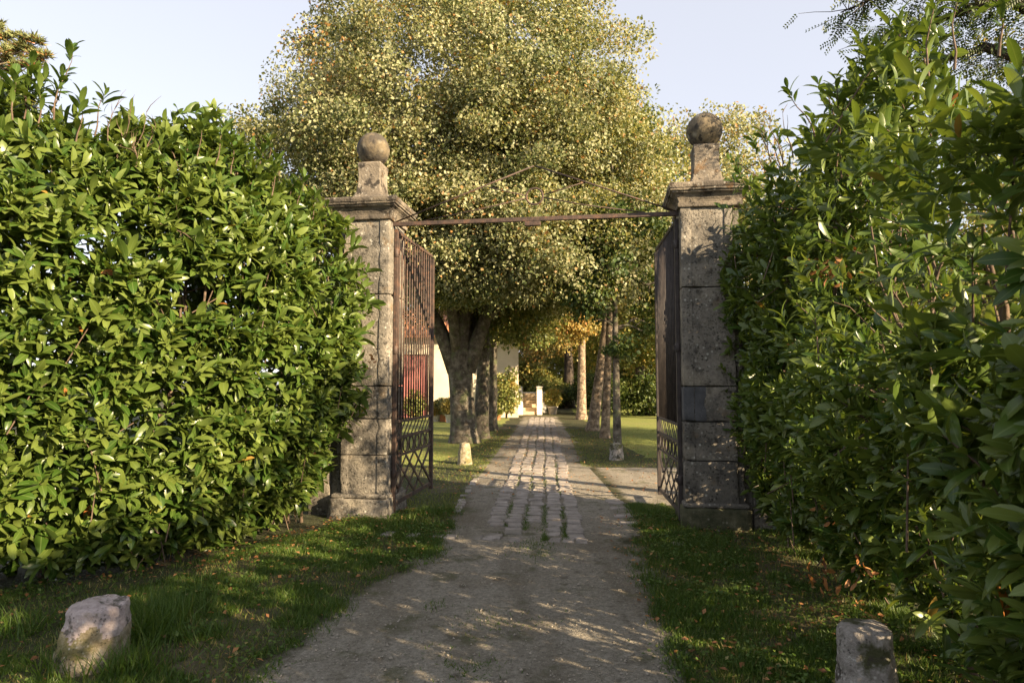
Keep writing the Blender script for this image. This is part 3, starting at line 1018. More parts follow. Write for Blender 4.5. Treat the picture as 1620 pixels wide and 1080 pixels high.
    pos, axs, nrs, Ls, Ts = [], [], [], [], []
    def spray(q, dr, sz, dim, nl, length, Lf, tbase=None):
        a0 = rnd.uniform(0, 6.28)
        o1 = dr.orthogonal().normalized()
        o2 = dr.cross(o1)
        tb = rnd.gauss(0.52, 0.13) if tbase is None else tbase
        for k in range(nl):
            f_ = k / max(nl - 1, 1)
            a = a0 + k * 2.4
            rad = o1 * math.cos(a) + o2 * math.sin(a)
            ax = (rad * (0.95 - 0.45 * f_) + dr * (0.45 + 0.5 * f_) + up * rnd.gauss(0.02, 0.2) + rv() * 0.10)
            ref = dr * 0.75 + up * 0.55 - rad * 0.25 + rv() * 0.15
            pos.append((q + dr * (length * (f_ - 1.0)) - O)[:])
            axs.append(ax[:])
            nrs.append(ref[:])
            Ls.append(Lf * sz * rnd.uniform(0.55, 1.22) * (1 - 0.25 * f_))
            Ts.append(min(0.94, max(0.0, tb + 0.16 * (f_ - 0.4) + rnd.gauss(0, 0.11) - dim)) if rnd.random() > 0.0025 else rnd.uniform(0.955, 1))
    for (q, dr, sz, dim) in shoots:
        if (q - Vector((0, 0, CAMZ))).length < 1.75:
            continue
        spray(q, dr, sz, dim, rnd.randint(7, 11), 0.17 * sz, leaf)
        if rnd.random() < 0.12:
            back = q - dr * 0.40 * sz - Vector((0, 0, rnd.uniform(0.05, 0.2)))
            V, F = tube_vf([back - O, q - dr * 0.15 - O, q - O], [0.006, 0.0045, 0.002], 4, False)
            st.add(V, F, True)
    # sprigs and bare twigs rising over the top: (x, y, z of root, direction, length, leafy)
    for (rt, dr, ln, leafy) in sprigs:
        rt, dr = Vector(rt), Vector(dr).normalized()
        pts = wobble(rt, rt + dr * ln, 5, 0.06, rnd)
        V, F = tube_vf([p - O for p in pts], [0.007 * (1 - 0.8 * k / 5) for k in range(6)], 5, False)
        st.add(V, F, True)
        if leafy:
            spray(pts[-1], dr, 1.0, 0, 8, 0.12, leaf * 0.9, 0.35)
            for k in (2, 3, 4):
                if rnd.random() < leafy:
                    spray(pts[k], (dr + rv() * 0.4).normalized(), 0.8, 0, 4, 0.08, leaf * 0.85, 0.35)
        else:
            for k in range(5):
                j = rnd.randint(1, 5)
                e = pts[j] + (dr + rv() * 0.5).normalized() * ln * rnd.uniform(0.2, 0.5)
                V, F = tube_vf([p - O for p in wobble(pts[j], e, 3, 0.05, rnd)], [0.004, 0.003, 0.002, 0.001], 4, False)
                st.add(V, F, True)
    # main stems
    for i in range(int(tot * 5)):
        s = rnd.uniform(0, tot)
        p, d, n = frame(s)
        b0 = p - n * rnd.uniform(0.2, 0.7)
        top = b0 + d * rnd.gauss(0, 0.35) + n * rnd.uniform(0.0, 0.5) + up * (height(s) * rnd.uniform(0.7, 1.0))
        pts = wobble(b0, top, 7, 0.07, rnd)
        r0 = rnd.uniform(0.015, 0.032)
        V, F = tube_vf([p_ - O for p_ in pts], [r0 * (1 - 0.7 * k / 7) for k in range(8)], 7, False)
        st.add(V, F, True)
        for k in range(5):
            j = rnd.randint(2, 6)
            e = pts[j] + (n * rnd.uniform(-0.2, 0.3) + up * 0.7 + rv() * 0.28) * rnd.uniform(0.3, 0.7)
            V, F = tube_vf([p_ - O for p_ in wobble(pts[j], e, 4, 0.07, rnd)], [r0 * 0.5, r0 * 0.4, r0 * 0.3, r0 * 0.2, 0.003], 5, False)
            st.add(V, F, True)
    st.build('branches', M['twig'], root)
    L = np.array(Ls)
    print('hedge leaves', len(L))
    leaf_cloud('foliage', np.array(pos), np.array(axs), np.array(nrs), L, L * np.random.default_rng(seed).uniform(0.27, 0.36, len(L)), T_LAUREL, np.array(Ts), M['laurel'], root, True, True)
    # withered brown leaf bunches
    if dead:
        pos, axs, nrs, Ls, Ts = [], [], [], [], []
        for (c, r_, k_) in dead:
            for i in range(k_):
                q = Vector(c) + rv() * r_
                pos.append((q - O)[:])
                axs.append((rv() + Vector((0, 0, -1.0)))[:])
                nrs.append(rv()[:])
                Ls.append(rnd.uniform(0.05, 0.09))
                Ts.append(rnd.random())
        L = np.array(Ls)
        leaf_cloud('withered_leaves', np.array(pos), np.array(axs), np.array(nrs), L, L * 0.4, T_LAUREL, np.array(Ts), M['dead_leaf'], root, True, False)
    return root

def bulgeL(z, f):
    a = 0.05 + 0.5 * min(1, max(0, (z - 0.1) / 1.1))
    if z > 2.7:
        a -= 0.42 * (z - 2.7)
    if f > 0.68:
        a -= (f - 0.68) / 0.32 * (0.42 * max(0, 1 - z / 2.3) + 0.08)
    return a
def bulgeR(z, f):
    a = 0.0 + 0.42 * min(1, max(0, (z - 0.15) / 1.0))
    if z > 2.9:
        a -= 0.30 * (z - 2.9)
    return a

rs = random.Random(77)
spl = []
for px, py, Yd, ln, lf, lean in ((85, 190, 5.0, 0.62, 1, 0.22), (150, 215, 5.1, 0.38, 1, 0.2), (60, 200, 4.9, 0.3, 1, 0.0), (185, 250, 5.2, 0.4, 0, 0.25), (205, 255, 5.3, 0.45, 0, 0.3), (170, 250, 5.2, 0.42, 0, 0.1),
                         (225, 262, 5.4, 0.36, 0, 0.3), (250, 265, 5.4, 0.24, 1, 0.1), (310, 260, 5.7, 0.42, 1, 0.1), (340, 262, 5.8, 0.40, 1, 0.25), (365, 275, 5.9, 0.34, 1, 0.0), (430, 310, 6.3, 0.36, 1, 0.1), (470, 330, 6.6, 0.34, 1, 0.2),
                         (20, 190, 4.7, 0.35, 1, 0), (120, 225, 5.0, 0.34, 1, 0.1), (215, 265, 5.2, 0.3, 0, -0.1)):
    spl.append((at(px, py, Yd), (lean, 0, 1), ln, lf * 0.6))
for i in range(20):
    px = rs.uniform(0, 500)
    y0 = float(np.interp(px, [0, 60, 200, 330, 450, 520], [160, 165, 240, 225, 285, 350]))
    spl.append((at(px, y0 + rs.uniform(0, 30), float(np.interp(px, [0, 500], [4.8, 6.8]))), (rs.uniform(-0.2, 0.35), rs.uniform(-0.2, 0.2), 1), rs.uniform(0.22, 0.42), 0.7))
lineL = [(-5.6, 3.75), (-4.35, 4.55), (-3.10, 5.6), (-2.38, 6.6), (-2.08, 7.25)]
gapsL = [(at(90, 410, 5.1), 0.15), (at(75, 420, 5.4), 0.2), (at(150, 360, 5.3), 0.12), (at(30, 350, 5.2), 0.14)]
hedge('sunlit laurel hedge on the left running up to the dappled gate pillar', lineL, lambda f: float(np.interp(f, [0, 0.35, 0.50, 0.70, 0.84, 1.0], [3.9, 3.95, 3.62, 3.98, 3.78, 3.42])), bulgeL, 1.0, 3300, 3300, 620, 3, 1, 0.10, gapsL, 0.19, spl, nlow=750,
      dead=[(at(60, 490, 4.9), 0.05, 14), (at(590, 575, 6.5), 0.04, 8)])

spr = []
for px, py, Yd, ln, lf, lean in ((1470, 130, 3.3, 0.55, 1, 0.1), (1440, 120, 3.5, 0.35, 1, -0.15), (1510, 110, 3.1, 0.4, 1, 0.1), (1390, 150, 3.8, 0.4, 1, -0.3), (1330, 200, 4.3, 0.35, 1, -0.5), (1290, 220, 4.6, 0.45, 1, -0.5),
                         (1240, 260, 5.4, 0.42, 0, -0.35), (1225, 270, 5.6, 0.5, 0, -0.25), (1215, 285, 5.8, 0.42, 1, -0.35), (1255, 250, 5.2, 0.4, 0, -0.2), (1240, 280, 5.6, 0.34, 0, -0.6), (1195, 310, 6.0, 0.32, 1, -0.7), (1580, 90, 2.8, 0.35, 1, 0)):
    spr.append((at(px, py, Yd), (lean, 0, 1), ln, lf * 0.6))
for px, py, Yd, ln, lf, lx, lz_ in ((1215, 300, 6.2, 0.40, 1, -1, 0.15), (1205, 330, 6.3, 0.42, 1, -1, -0.05), (1210, 370, 6.3, 0.40, 1, -1, 0.05), (1200, 280, 6.2, 0.34, 1, -1, 0.5), (1215, 410, 6.3, 0.36, 1, -1, 0.2), (1190, 440, 6.3, 0.25, 1, -1, 0.1)):
    spr.append((at(px, py, Yd), (lx, -0.2, lz_), ln, 1.0))
for i in range(16):
    px = rs.uniform(1230, 1500)
    f_ = (px - 1230) / 270
    spr.append((at(px, 270 - 170 * f_ + rs.uniform(-10, 40), 5.6 - 2.3 * f_), (rs.uniform(-0.5, 0.3), rs.uniform(-0.3, 0.2), 1), rs.uniform(0.25, 0.5), 0.8))
lineR = [(2.72, 6.95), (2.62, 5.6), (2.42, 4.2), (2.10, 2.9), (1.90, 1.9), (1.82, 0.4), (1.82, -1.6)]
def hR(f):
    if f > 0.62:
        return 2.75  # out-of-view near end, raised to shade the foot of the left hedge
    return 3.28 + 0.22 * math.sin(PI * min(1, f * 1.9)) - 0.75 * min(1, max(0, (f - 0.39) / 0.13))
gapsR = [((2.3, 4.2, 1.25), 0.26), ((2.6, 4.1, 1.35), 0.26), ((2.9, 3.95, 1.5), 0.28), ((3.2, 3.8, 1.6), 0.3)]
hedge('shadowy laurel hedge on the right overhanging the grass beside the shaded gate pillar', lineR, hR, bulgeR, 1.15, 4600, 2300, 420, 8, 1, 0.16, gapsR, 0.150, spr, loose=1.85, nlow=300, ndense=1100,
      dead=[(at(1325, 425, 4.6), 0.06, 22), (at(1290, 420, 4.8), 0.05, 12), (at(1322, 760, 4.4), 0.05, 14), (at(1318, 790, 4.4), 0.06, 24), (at(1340, 815, 4.4), 0.05, 14), (at(1290, 900, 4.7), 0.06, 18), (at(1360, 900, 4.4), 0.05, 12)])

# ------------------------------------------------------------------ trees
# the great lime on the left of the drive
bL = ground(735, 700)
b = Vector(bL)
tp = [b + Vector((0, 0, -0.1)), b + Vector((0, 0, 0.06)), b + Vector((-0.02, 0, 0.30)), b + Vector((-0.05, 0, 0.8)), b + Vector((-0.10, 0, 1.5)), b + Vector((-0.14, 0, 2.1)), b + Vector((-0.16, 0, 2.7)), b + Vector((-0.05, 0.1, 4.2)), b + Vector((0.05, 0.1, 6.5)), b + Vector((0.1, 0, 9.0)), b + Vector((0.0, 0, 11.5))]
tr = [0.50, 0.44, 0.37, 0.335, 0.32, 0.34, 0.29, 0.22, 0.15, 0.10, 0.03]
def lb(p0, p1, p2, r0, r1):
    return ([b + Vector(p0), b + (Vector(p0) + Vector(p1)) / 2 + Vector((0, 0, 0.05)), b + Vector(p1), b + (Vector(p1) + Vector(p2)) / 2, b + Vector(p2)], [r0, r0 * 0.9, r0 * 0.75, (r0 * 0.6 + r1) / 2, r1])
limbs = [lb((-0.25, 0, 1.9), (-0.75, -0.1, 3.2), (-2.8, -0.6, 6.6), 0.24, 0.05), lb((0.05, 0, 1.9), (0.50, 0.0, 3.2), (1.9, -0.4, 7.4), 0.24, 0.05), lb((-0.2, -0.1, 2.3), (-0.35, -0.7, 3.8), (-0.6, -3.0, 7.0), 0.16, 0.04),
         lb((0.0, 0.1, 2.4), (0.3, 0.9, 4.0), (0.8, 3.0, 8.0), 0.15, 0.04), lb((-0.1, 0, 4.5), (1.8, -1.0, 6.5), (3.6, -1.6, 8.0), 0.11, 0.03), lb((-0.1, 0, 5.0), (-1.8, -1.0, 7.5), (-3.3, -1.2, 9.6), 0.11, 0.03)]
cx, cy = b.x - 0.15, b.y
blobs = [((cx, cy, 7.9), (4.95, 4.9, 5.0), 5), ((cx + 2.2, cy - 1.5, 6.0), (3.3, 3.0, 2.6), 1.2), ((cx - 2.6, cy - 1.2, 6.2), (3.0, 3.0, 2.8), 1.2), ((cx, cy - 2.2, 5.2), (3.0, 2.4, 1.9), 0.8), ((cx + 2.2, cy - 2.7, 4.5), (2.0, 1.7, 1.25), 0.7)]
tree('lime_tree', 'huge pale leaved tree with thick forked trunk left of the drive, behind the gate', bL, tp, tr, blobs, 1550, 390, 0.076, 0.78, 0.36, M['lime'], M['bark'], seed=1, nlimb=60, limbs=limbs, limb_r=0.09, zmin=3.55, surf=0.68, gap=(0.85, -0.19), lump=0.20, sides=18)

def simple_trunk(base, top, r0, bend=(0, 0), n=7, flare=1.45):
    base, top = Vector(base), Vector(top)
    pts, rr = [base + Vector((0, 0, -0.1))], [r0 * flare]
    for i in range(n + 1):
        t = i / n
        pts.append(base + (top - base) * t + Vector((bend[0] * math.sin(PI * t), bend[1] * math.sin(PI * t), 0)))
        rr.append(r0 * (flare * 0.95 if i == 0 else 1.0) * (1 - 0.75 * t))
    pts.insert(2, base + (top - base) * 0.03)
    rr.insert(2, r0 * 1.08)
    return pts, rr

def row_tree(label, base, top, r0, blobs, nclus, per, mat, bark, seed, leaf_l=0.11, leaf_w=0.7, cr=0.33, bend=(0, 0), zmin=None, nlimb=22, tint=(0.5, 0.24), name='lime_tree', group='trees lining the drive', flat=0.6, surf=0.5):
    base = Vector(base)
    pts, rr = simple_trunk(base, base + Vector(top), r0, bend)
    bl = [((base.x + c[0], base.y + c[1], c[2]), r, w_) for (c, r, w_) in blobs]
    return tree(name, label, base, pts, rr, bl, nclus, per, leaf_l, leaf_w, cr, mat, bark, seed=seed, nlimb=nlimb, zmin=zmin, tint=tint, group=group, limb_r=0.06, flat=flat, surf=surf)

row_tree('second tree of the left row, mottled trunk just right of the thick forked trunk', ground(760, 693), (0.35, 0, 9), 0.22, [((0.6, 0, 6.8), (2.7, 2.6, 3.4), 3), ((0.9, -0.6, 3.7), (1.5, 1.4, 1.0), 1)], 260, 120, M['limeg'], M['bark'], 11, zmin=2.4)
row_tree('third tree of the left row, straight trunk before the cream wall', ground(776, 681), (0.2, 0, 9), 0.21, [((0.6, 0, 7.0), (2.6, 2.6, 3.6), 3), ((0.9, 0, 3.9), (1.6, 1.6, 1.0), 1)], 240, 120, M['limeg'], M['bark'], 12, zmin=2.6)
row_tree('slim shaded tree right of the drive behind the low bollard', ground(977, 719), (-0.05, 0, 6.6), 0.095, [((0.1, 0.2, 4.7), (1.5, 1.5, 1.6), 2), ((-0.6, 0, 3.7), (0.9, 0.9, 0.7), 1), ((0.9, 0.2, 3.4), (0.8, 0.9, 0.7), 1), ((0, 0, 2.4), (0.6, 0.6, 0.25), 0.3)],
         150, 75, M['darkleaf'], M['bark'], 13, leaf_l=0.10, cr=0.22, nlimb=26, name='slim_tree', flat=0.4)  # darker leaf colour stands in for the shade on this crown
row_tree('slender tree with pale mottled trunk just left of the slim shaded trunk', ground(957, 693), (0.5, 0, 10), 0.125, [((0.6, 0, 7.6), (1.7, 1.7, 2.6), 1)], 120, 110, M['limeg'], M['palebark'], 14, zmin=5.0)
row_tree('leaning tree with broad sunlit brown trunk in the right row', ground(937, 681), (1.4, 0, 10), 0.185, [((0.8, 0, 8.2), (1.9, 1.9, 2.8), 1)], 140, 110, M['lime'], M['palebark'], 15, zmin=5.2, tint=(0.55, 0.25))
row_tree('autumn tree with pale straight trunk at the lawn edge', ground(920, 663), (0.1, 0, 9), 0.21, [((0.3, 0, 7.0), (1.9, 1.9, 2.6), 2), ((-0.9, -0.4, 4.8), (1.5, 1.4, 1.5), 1.5)], 220, 110, M['autumn'], M['palebark'], 16, zmin=3.3, leaf_l=0.14, cr=0.36)
row_tree('farthest brown trunked tree with orange leaves right of the steps', ground(900, 645), (0.0, 0, 9), 0.36, [((-0.6, 0, 6.6), (3.6, 3, 3.6), 1)], 180, 100, M['autumn'], M['darkbark'], 17, zmin=3.4, leaf_l=0.17, cr=0.5)

# background trees beyond the lawn
def bg_tree(label, x, y, h, r, mat, seed, n=220, per=110, leaf=0.17, cr=0.55, tint=(0.5, 0.24), low=0.25, bark=None, name='broadleaf_tree'):
    base = Vector((x, y, 0))
    pts, rr = simple_trunk(base, base + Vector((0.3, 0, h * 0.85)), 0.16 + 0.012 * h)
    c = h * (1 + low) / 2
    bl = [((x, y, c), (r, r, h * (1 - low) / 2), 3), ((x + r * 0.35, y - r * 0.2, c * 0.75), (r * 0.7, r * 0.7, h * 0.22), 1), ((x - r * 0.35, y - r * 0.2, c * 0.8), (r * 0.7, r * 0.7, h * 0.22), 1)]
    return tree(name, label, base, pts, rr, bl, n, per, leaf, 0.7, cr, mat, bark or M['bark'], seed=seed, nlimb=18, tint=tint, limb_r=0.08, group='trees around the lawn')
bg_tree('tall pale autumn tree left of the right stone ball', 8.6, 27, 13.2, 3.6, M['lime'], 31, 300, 110, 0.15, 0.5, (0.62, 0.22), 0.52)
bg_tree('yellow green tree behind the right gate leaf', 6.6, 33, 11, 4.2, M['limeg'], 32, 300, 110, 0.17, 0.5, (0.6, 0.22), 0.10)
bg_tree('broad green tree at the far right end of the lawn', 11.5, 44, 12, 5, M['limeg'], 33, 240, 110, 0.22, 0.7, (0.5, 0.25), 0.08)
bg_tree('broad green tree at the back of the lawn behind the slim trunk', 5.4, 52, 13, 5.2, M['limeg'], 34, 260, 110, 0.24, 0.7, (0.6, 0.22), 0.08)
bg_tree('tall green tree closing the view above the garden steps', 1.6, 56, 15, 5.0, M['limeg'], 35, 260, 110, 0.25, 0.75, (0.6, 0.25), 0.08)
bg_tree('tall green tree behind the cream house', -3.5, 44, 15, 5.0, M['limeg'], 36, 240, 110, 0.22, 0.7, (0.4, 0.22), 0.2)
# trees behind the right hedge
bg_tree('small leaved tree catching sun behind the top of the right hedge', 8.8, 9.6, 7.4, 2.7, M['limeg'], 41, 340, 120, 0.075, 0.30, (0.5, 0.25), 0.10)
bg_tree('round dark tree behind the right hedge and right pillar', 9.5, 15.5, 8.0, 3.0, M['darkleaf'], 42, 260, 110, 0.11, 0.40, (0.6, 0.25), 0.1)

# feathery locust tree whose dark boughs cross the top right corner
lb0 = Vector((6.6, 6.1, 0))
rt = thing('locust_tree', 'feathery locust tree with dark boughs over the top right corner', 'tree', lb0)
rl = random.Random(51)
tb = MB()
def LP(px, py, Y):
    return at(px, py, Y)
boughs = [[lb0, lb0 + Vector((0, 0, 2.0)), lb0 + Vector((-0.2, 0.1, 3.6)), LP(1700, 60, 6.0)],
          [lb0 + Vector((-0.2, 0.1, 3.4)), LP(1660, 110, 6.2), LP(1560, 75, 6.2), LP(1510, 90, 6.3), LP(1430, 110, 6.4)],
          [LP(1700, 60, 6.0), LP(1600, 0, 5.9), LP(1540, 10, 6.0), LP(1460, 45, 6.2), LP(1390, 60, 6.3)],
          [LP(1700, 60, 6.0), LP(1600, -40, 5.9), LP(1500, -50, 6.0), LP(1400, -10, 6.2), LP(1330, 20, 6.3)]]
br = [[0.16, 0.13, 0.11, 0.08], [0.08, 0.06, 0.045, 0.03, 0.012], [0.07, 0.05, 0.035, 0.02, 0.008], [0.06, 0.045, 0.03, 0.015, 0.006]]
for bo, rr in zip(boughs, br):
    V, F = tube_vf([Vector(p) - lb0 for p in bo], rr, 9)
    tb.add(V, F, True)
pos, axs, nrs, Ls, Ts = [], [], [], [], []
for bo in boughs[1:]:
    for k in range(len(bo) - 1):
        for i in range(24):
            p = Vector(bo[k]).lerp(Vector(bo[k + 1]), rl.random())
            d = Vector((rl.gauss(-0.5, 0.6), rl.gauss(0, 0.6), rl.gauss(-0.05, 0.5))).normalized()
            tw = wobble(p, p + d * rl.uniform(0.2, 0.55), 3, 0.08, rl)
            V, F = tube_vf([q - lb0 for q in tw], [0.006, 0.004, 0.003, 0.002], 4, False)
            tb.add(V, F, True)
            for fr in range(rl.randint(2, 4)):        # pinnate fronds
                s = tw[rl.randint(1, 3)]
                fd = (d * 0.5 + Vector((rl.gauss(0, 0.7), rl.gauss(0, 0.7), rl.gauss(-0.3, 0.4)))).normalized()
                sd = fd.orthogonal().normalized()
                sd = Matrix.Rotation(rl.uniform(0, 6.28), 3, fd) @ sd
                ln = rl.uniform(0.14, 0.24)
                for q in range(7):
                    for s2 in (-1, 1):
                        pos.append((s + fd * (ln * (q + 1) / 7) - lb0)[:])
                        axs.append((sd * s2 + fd * 0.35)[:])
                        nrs.append((fd.cross(sd) + Vector((0, 0, 0.3)))[:])
                        Ls.append(rl.uniform(0.028, 0.045))
                        Ts.append(min(1, max(0, rl.gauss(0.5, 0.25))))
tb.build('trunk', M['darkbark'], rt)
L = np.array(Ls)
leaf_cloud('crown', np.array(pos), np.array(axs), np.array(nrs), L, L * 0.5, T_TREE, np.array(Ts), M['darkleaf'], rt, False)

# pine peeping over the left hedge
pb = Vector((-10.6, 11.6, 0))
pt_ = thing('pine_tree', 'pine tree with bristly needle tufts peeping over the left hedge', 'tree', pb)
pr = random.Random(61)
tm = MB()
V, F = tube_vf([Vector((0, 0, -0.1)), Vector((0.05, 0, 2)), Vector((0, 0, 5)), Vector((0.1, 0, 8.3))], [0.2, 0.17, 0.12, 0.03], 10)
tm.add(V, F, True)
tips = []
for k in range(120):
    z = pr.uniform(4.5, 8.4)
    a = pr.uniform(0, 6.28)
    ln = (0.4 + (9.0 - z) * 0.38) * pr.uniform(0.4, 1.0)
    e = Vector((math.cos(a) * ln, math.sin(a) * ln, z + 0.25 * ln + pr.uniform(-0.1, 0.2)))
    pts = wobble(Vector((0.05, 0, z)), e, 4, 0.08, pr)
    V, F = tube_vf(pts, [0.03, 0.025, 0.02, 0.014, 0.008], 5)
    tm.add(V, F, True)
    tips += [pts[-1], pts[-2] + Vector((pr.gauss(0, 0.1), pr.gauss(0, 0.1), 0.08)), pts[-1] + Vector((pr.gauss(0, 0.12), pr.gauss(0, 0.12), 0.10))]
for px, py in ((62, 68), (45, 80), (30, 75), (12, 95), (60, 92), (25, 105), (48, 104), (5, 60), (38, 62), (72, 88), (-5, 45), (15, 78)):
    e = at(px, py, 11.4) - pb
    pts = wobble(Vector((0.05, 0, e.z - 0.6)), e, 4, 0.06, pr)
    V, F = tube_vf(pts, [0.03, 0.025, 0.02, 0.014, 0.008], 5)
    tm.add(V, F, True)
    tips += [e, e, e + Vector((pr.gauss(0, 0.08), pr.gauss(0, 0.08), 0.05))]
tm.build('trunk', M['palebark'], pt_)
C = np.array([t_[:] for t_ in tips])
per = 70
n = len(C) * per
rng = np.random.default_rng(6)
pos = np.repeat(C, per, 0) + rng.normal(0, 0.02, (n, 3))
axs = rng.normal(0, 1, (n, 3))
axs[:, 2] = np.abs(axs[:, 2]) * 1.1 - 0.25
Tn = np.clip(rng.normal(0.4, 0.2, n) + (axs[:, 2] < 0.1) * 0.35, 0, 1)
leaf_cloud('crown', pos, axs, rng.normal(0, 1, (n, 3)), rng.uniform(0.10, 0.19, n), 0.012, T_TREE, Tn, M['needle'], pt_, False)

# far shrubs beyond the lawn
def shrub(label, x, y, rx, ry, h, mat, seed, n=70, per=90, leaf=0.12, cr=0.22, group='shrubs at the back of the lawn', tint=(0.5, 0.24), z0=0):
    base = Vector((x, y, z0))
    pts = [base, base + Vector((0, 0, h * 0.4)), base + Vector((0.05, 0, h * 0.7))]
    return tree('shrub', label, base, pts, [0.05, 0.035, 0.015], [((x, y, z0 + h * 0.5), (rx, ry, h * 0.5), 1)], n, per, leaf, 0.6, cr, mat, M['twig'], seed=seed, nlimb=10, cat='shrub', group=group, tint=tint, limb_r=0.02, zmin=z0 + 0.08)
shrub('dark rounded shrub on the lawn beside the right gate leaf', 6.7, 31, 2.4, 1.4, 1.9, M['darkleaf'], 71, 120, 100, 0.14, 0.28, tint=(0.6, 0.25))
shrub('wide dark shrub behind the slim shaded trunk', 5.2, 38, 1.8, 1.4, 2.2, M['darkleaf'], 72, 110, 100, 0.15, 0.3)
shrub('feathery green bush behind the far brown trunk', 2.6, 40, 1.5, 1.2, 2.0, M['limeg'], 73, 90, 90, 0.15, 0.28)
shrub('tall bush closing the gap behind the terrace wall', 0.6, 43, 2.6, 1.5, 3.2, M['limeg'], 75, 150, 100, 0.2, 0.4, tint=(0.7, 0.22))
shrub('light green bush far behind the white pier', 3.9, 47, 2.4, 1.5, 3.6, M['limeg'], 76, 140, 100, 0.2, 0.4, tint=(0.7, 0.2))
shrub('wide dark bush at the far edge of the lawn behind the leaning trunk', 8.0, 46, 3.0, 1.5, 4.0, M['darkleaf'], 77, 160, 100, 0.2, 0.42, tint=(0.7, 0.2))
shrub('dark laurel clump at the far right of the lawn', 11.2, 38, 3.0, 1.6, 2.6, M['darkleaf'], 74, 140, 100, 0.16, 0.34)

# ------------------------------------------------------------------ house, steps and pots
HW0 = at(560, 660, 28.5)
hy = 29.2
xa, xb = -9.0, 0.30
hs = thing('cream_house', 'long low cream rendered house behind the left trees with red boarded door', 'house', (xa, hy, 0))
hm = MB()
H0 = 3.7
dx0, dx1, dz1 = 3.55, 5.15, 2.9        # door opening in local x
hm.box((0, 0, -0.05), (dx0, 6, H0))
hm.box((dx1, 0, -0.05), (xb - xa, 6, H0))
hm.box((dx0, 0, dz1), (dx1, 6, H0))
hm.build('wall', M['render'], hs)
dm = MB()
for k in range(9):
    w_ = (dx1 - dx0) / 9
    dm.box((dx0 + k * w_ + 0.004, 0.10, 0.0), (dx0 + (k + 1) * w_ - 0.004, 0.15, dz1 - 0.003))
dm.build('red_door', M['redwood'], hs)
rm = MB()
ov = 0.45
rm.add([(-ov, -ov, H0 - 0.05), (xb - xa + ov, -ov, H0 - 0.05), (xb - xa + ov, 3, H0 + 1.45), (-ov, 3, H0 + 1.45), (-ov, 6 + ov, H0 - 0.05), (xb - xa + ov, 6 + ov, H0 - 0.05),
        (-ov, -ov, H0 + 0.08), (xb - xa + ov, -ov, H0 + 0.08), (xb - xa + ov, 3, H0 + 1.60), (-ov, 3, H0 + 1.60), (-ov, 6 + ov, H0 + 0.08), (xb - xa + ov, 6 + ov, H0 + 0.08)],
       [[0, 3, 2, 1], [3, 4, 5, 2], [6, 7, 8, 9], [9, 8, 11, 10], [0, 1, 7, 6], [4, 10, 11, 5], [0, 6, 9, 3], [3, 9, 10, 4], [1, 2, 8, 7], [2, 5, 11, 8]])
for k in range(42):
    x = -ov + 0.12 + k * (xb - xa + 2 * ov - 0.24) / 41
    rm.tube([(x, -ov - 0.02, H0 + 0.09), (x, 3, H0 + 1.61)], 0.07, 6)
rm.build('roof', M['rooftile'], hs)

# garden steps with a white pier on the right and low wall on the left
sb = ground(843, 656)
stp = thing('garden_steps', 'brown garden steps rising between white piers at the end of the drive', 'steps', sb)
for k in range(6):
    s_ = MB()
    s_.box((-0.48, k * 0.33, 0.17 * k + (0.002 if k else 0)), (0.195, 2.4, 0.17 * (k + 1)))
    s_.build('step', M['brickstep'], stp, bevel=0.01)
pm = MB()
pm.box((0.20, -0.1, 0), (0.46, 0.3, 1.34))
pm.box((0.175, -0.13, 1.342), (0.485, 0.33, 1.41))
pm.build('pier', M['white'], stp, bevel=0.01)
pm = MB()
pm.add([(-0.85, -0.05, 0), (-0.49, -0.05, 0), (-0.49, 2.4, 0), (-0.85, 2.4, 0), (-0.85, -0.05, 0.45), (-0.49, -0.05, 0.45), (-0.49, 2.4, 1.4), (-0.85, 2.4, 1.4)],
       [[3, 2, 1, 0], [4, 5, 6, 7], [0, 1, 5, 4], [1, 2, 6, 5], [2, 3, 7, 6], [3, 0, 4, 7]])
pm.build('side_wall', M['white'], stp, bevel=0.01)
# terrace wall the steps climb to
tw_ = MB()
tw_.box((sb.x - 2.2, sb.y + 2.41, -0.05), (sb.x + 0.8, sb.y + 2.9, 1.02))
tw_.box((sb.x - 2.25, sb.y + 2.38, 1.022), (sb.x + 0.85, sb.y + 2.95, 1.09))
o = tw_.build('terrace_wall', M['white'], None, bevel=0.01)
tag(o, 'low white terrace wall at the top of the garden steps', 'wall')

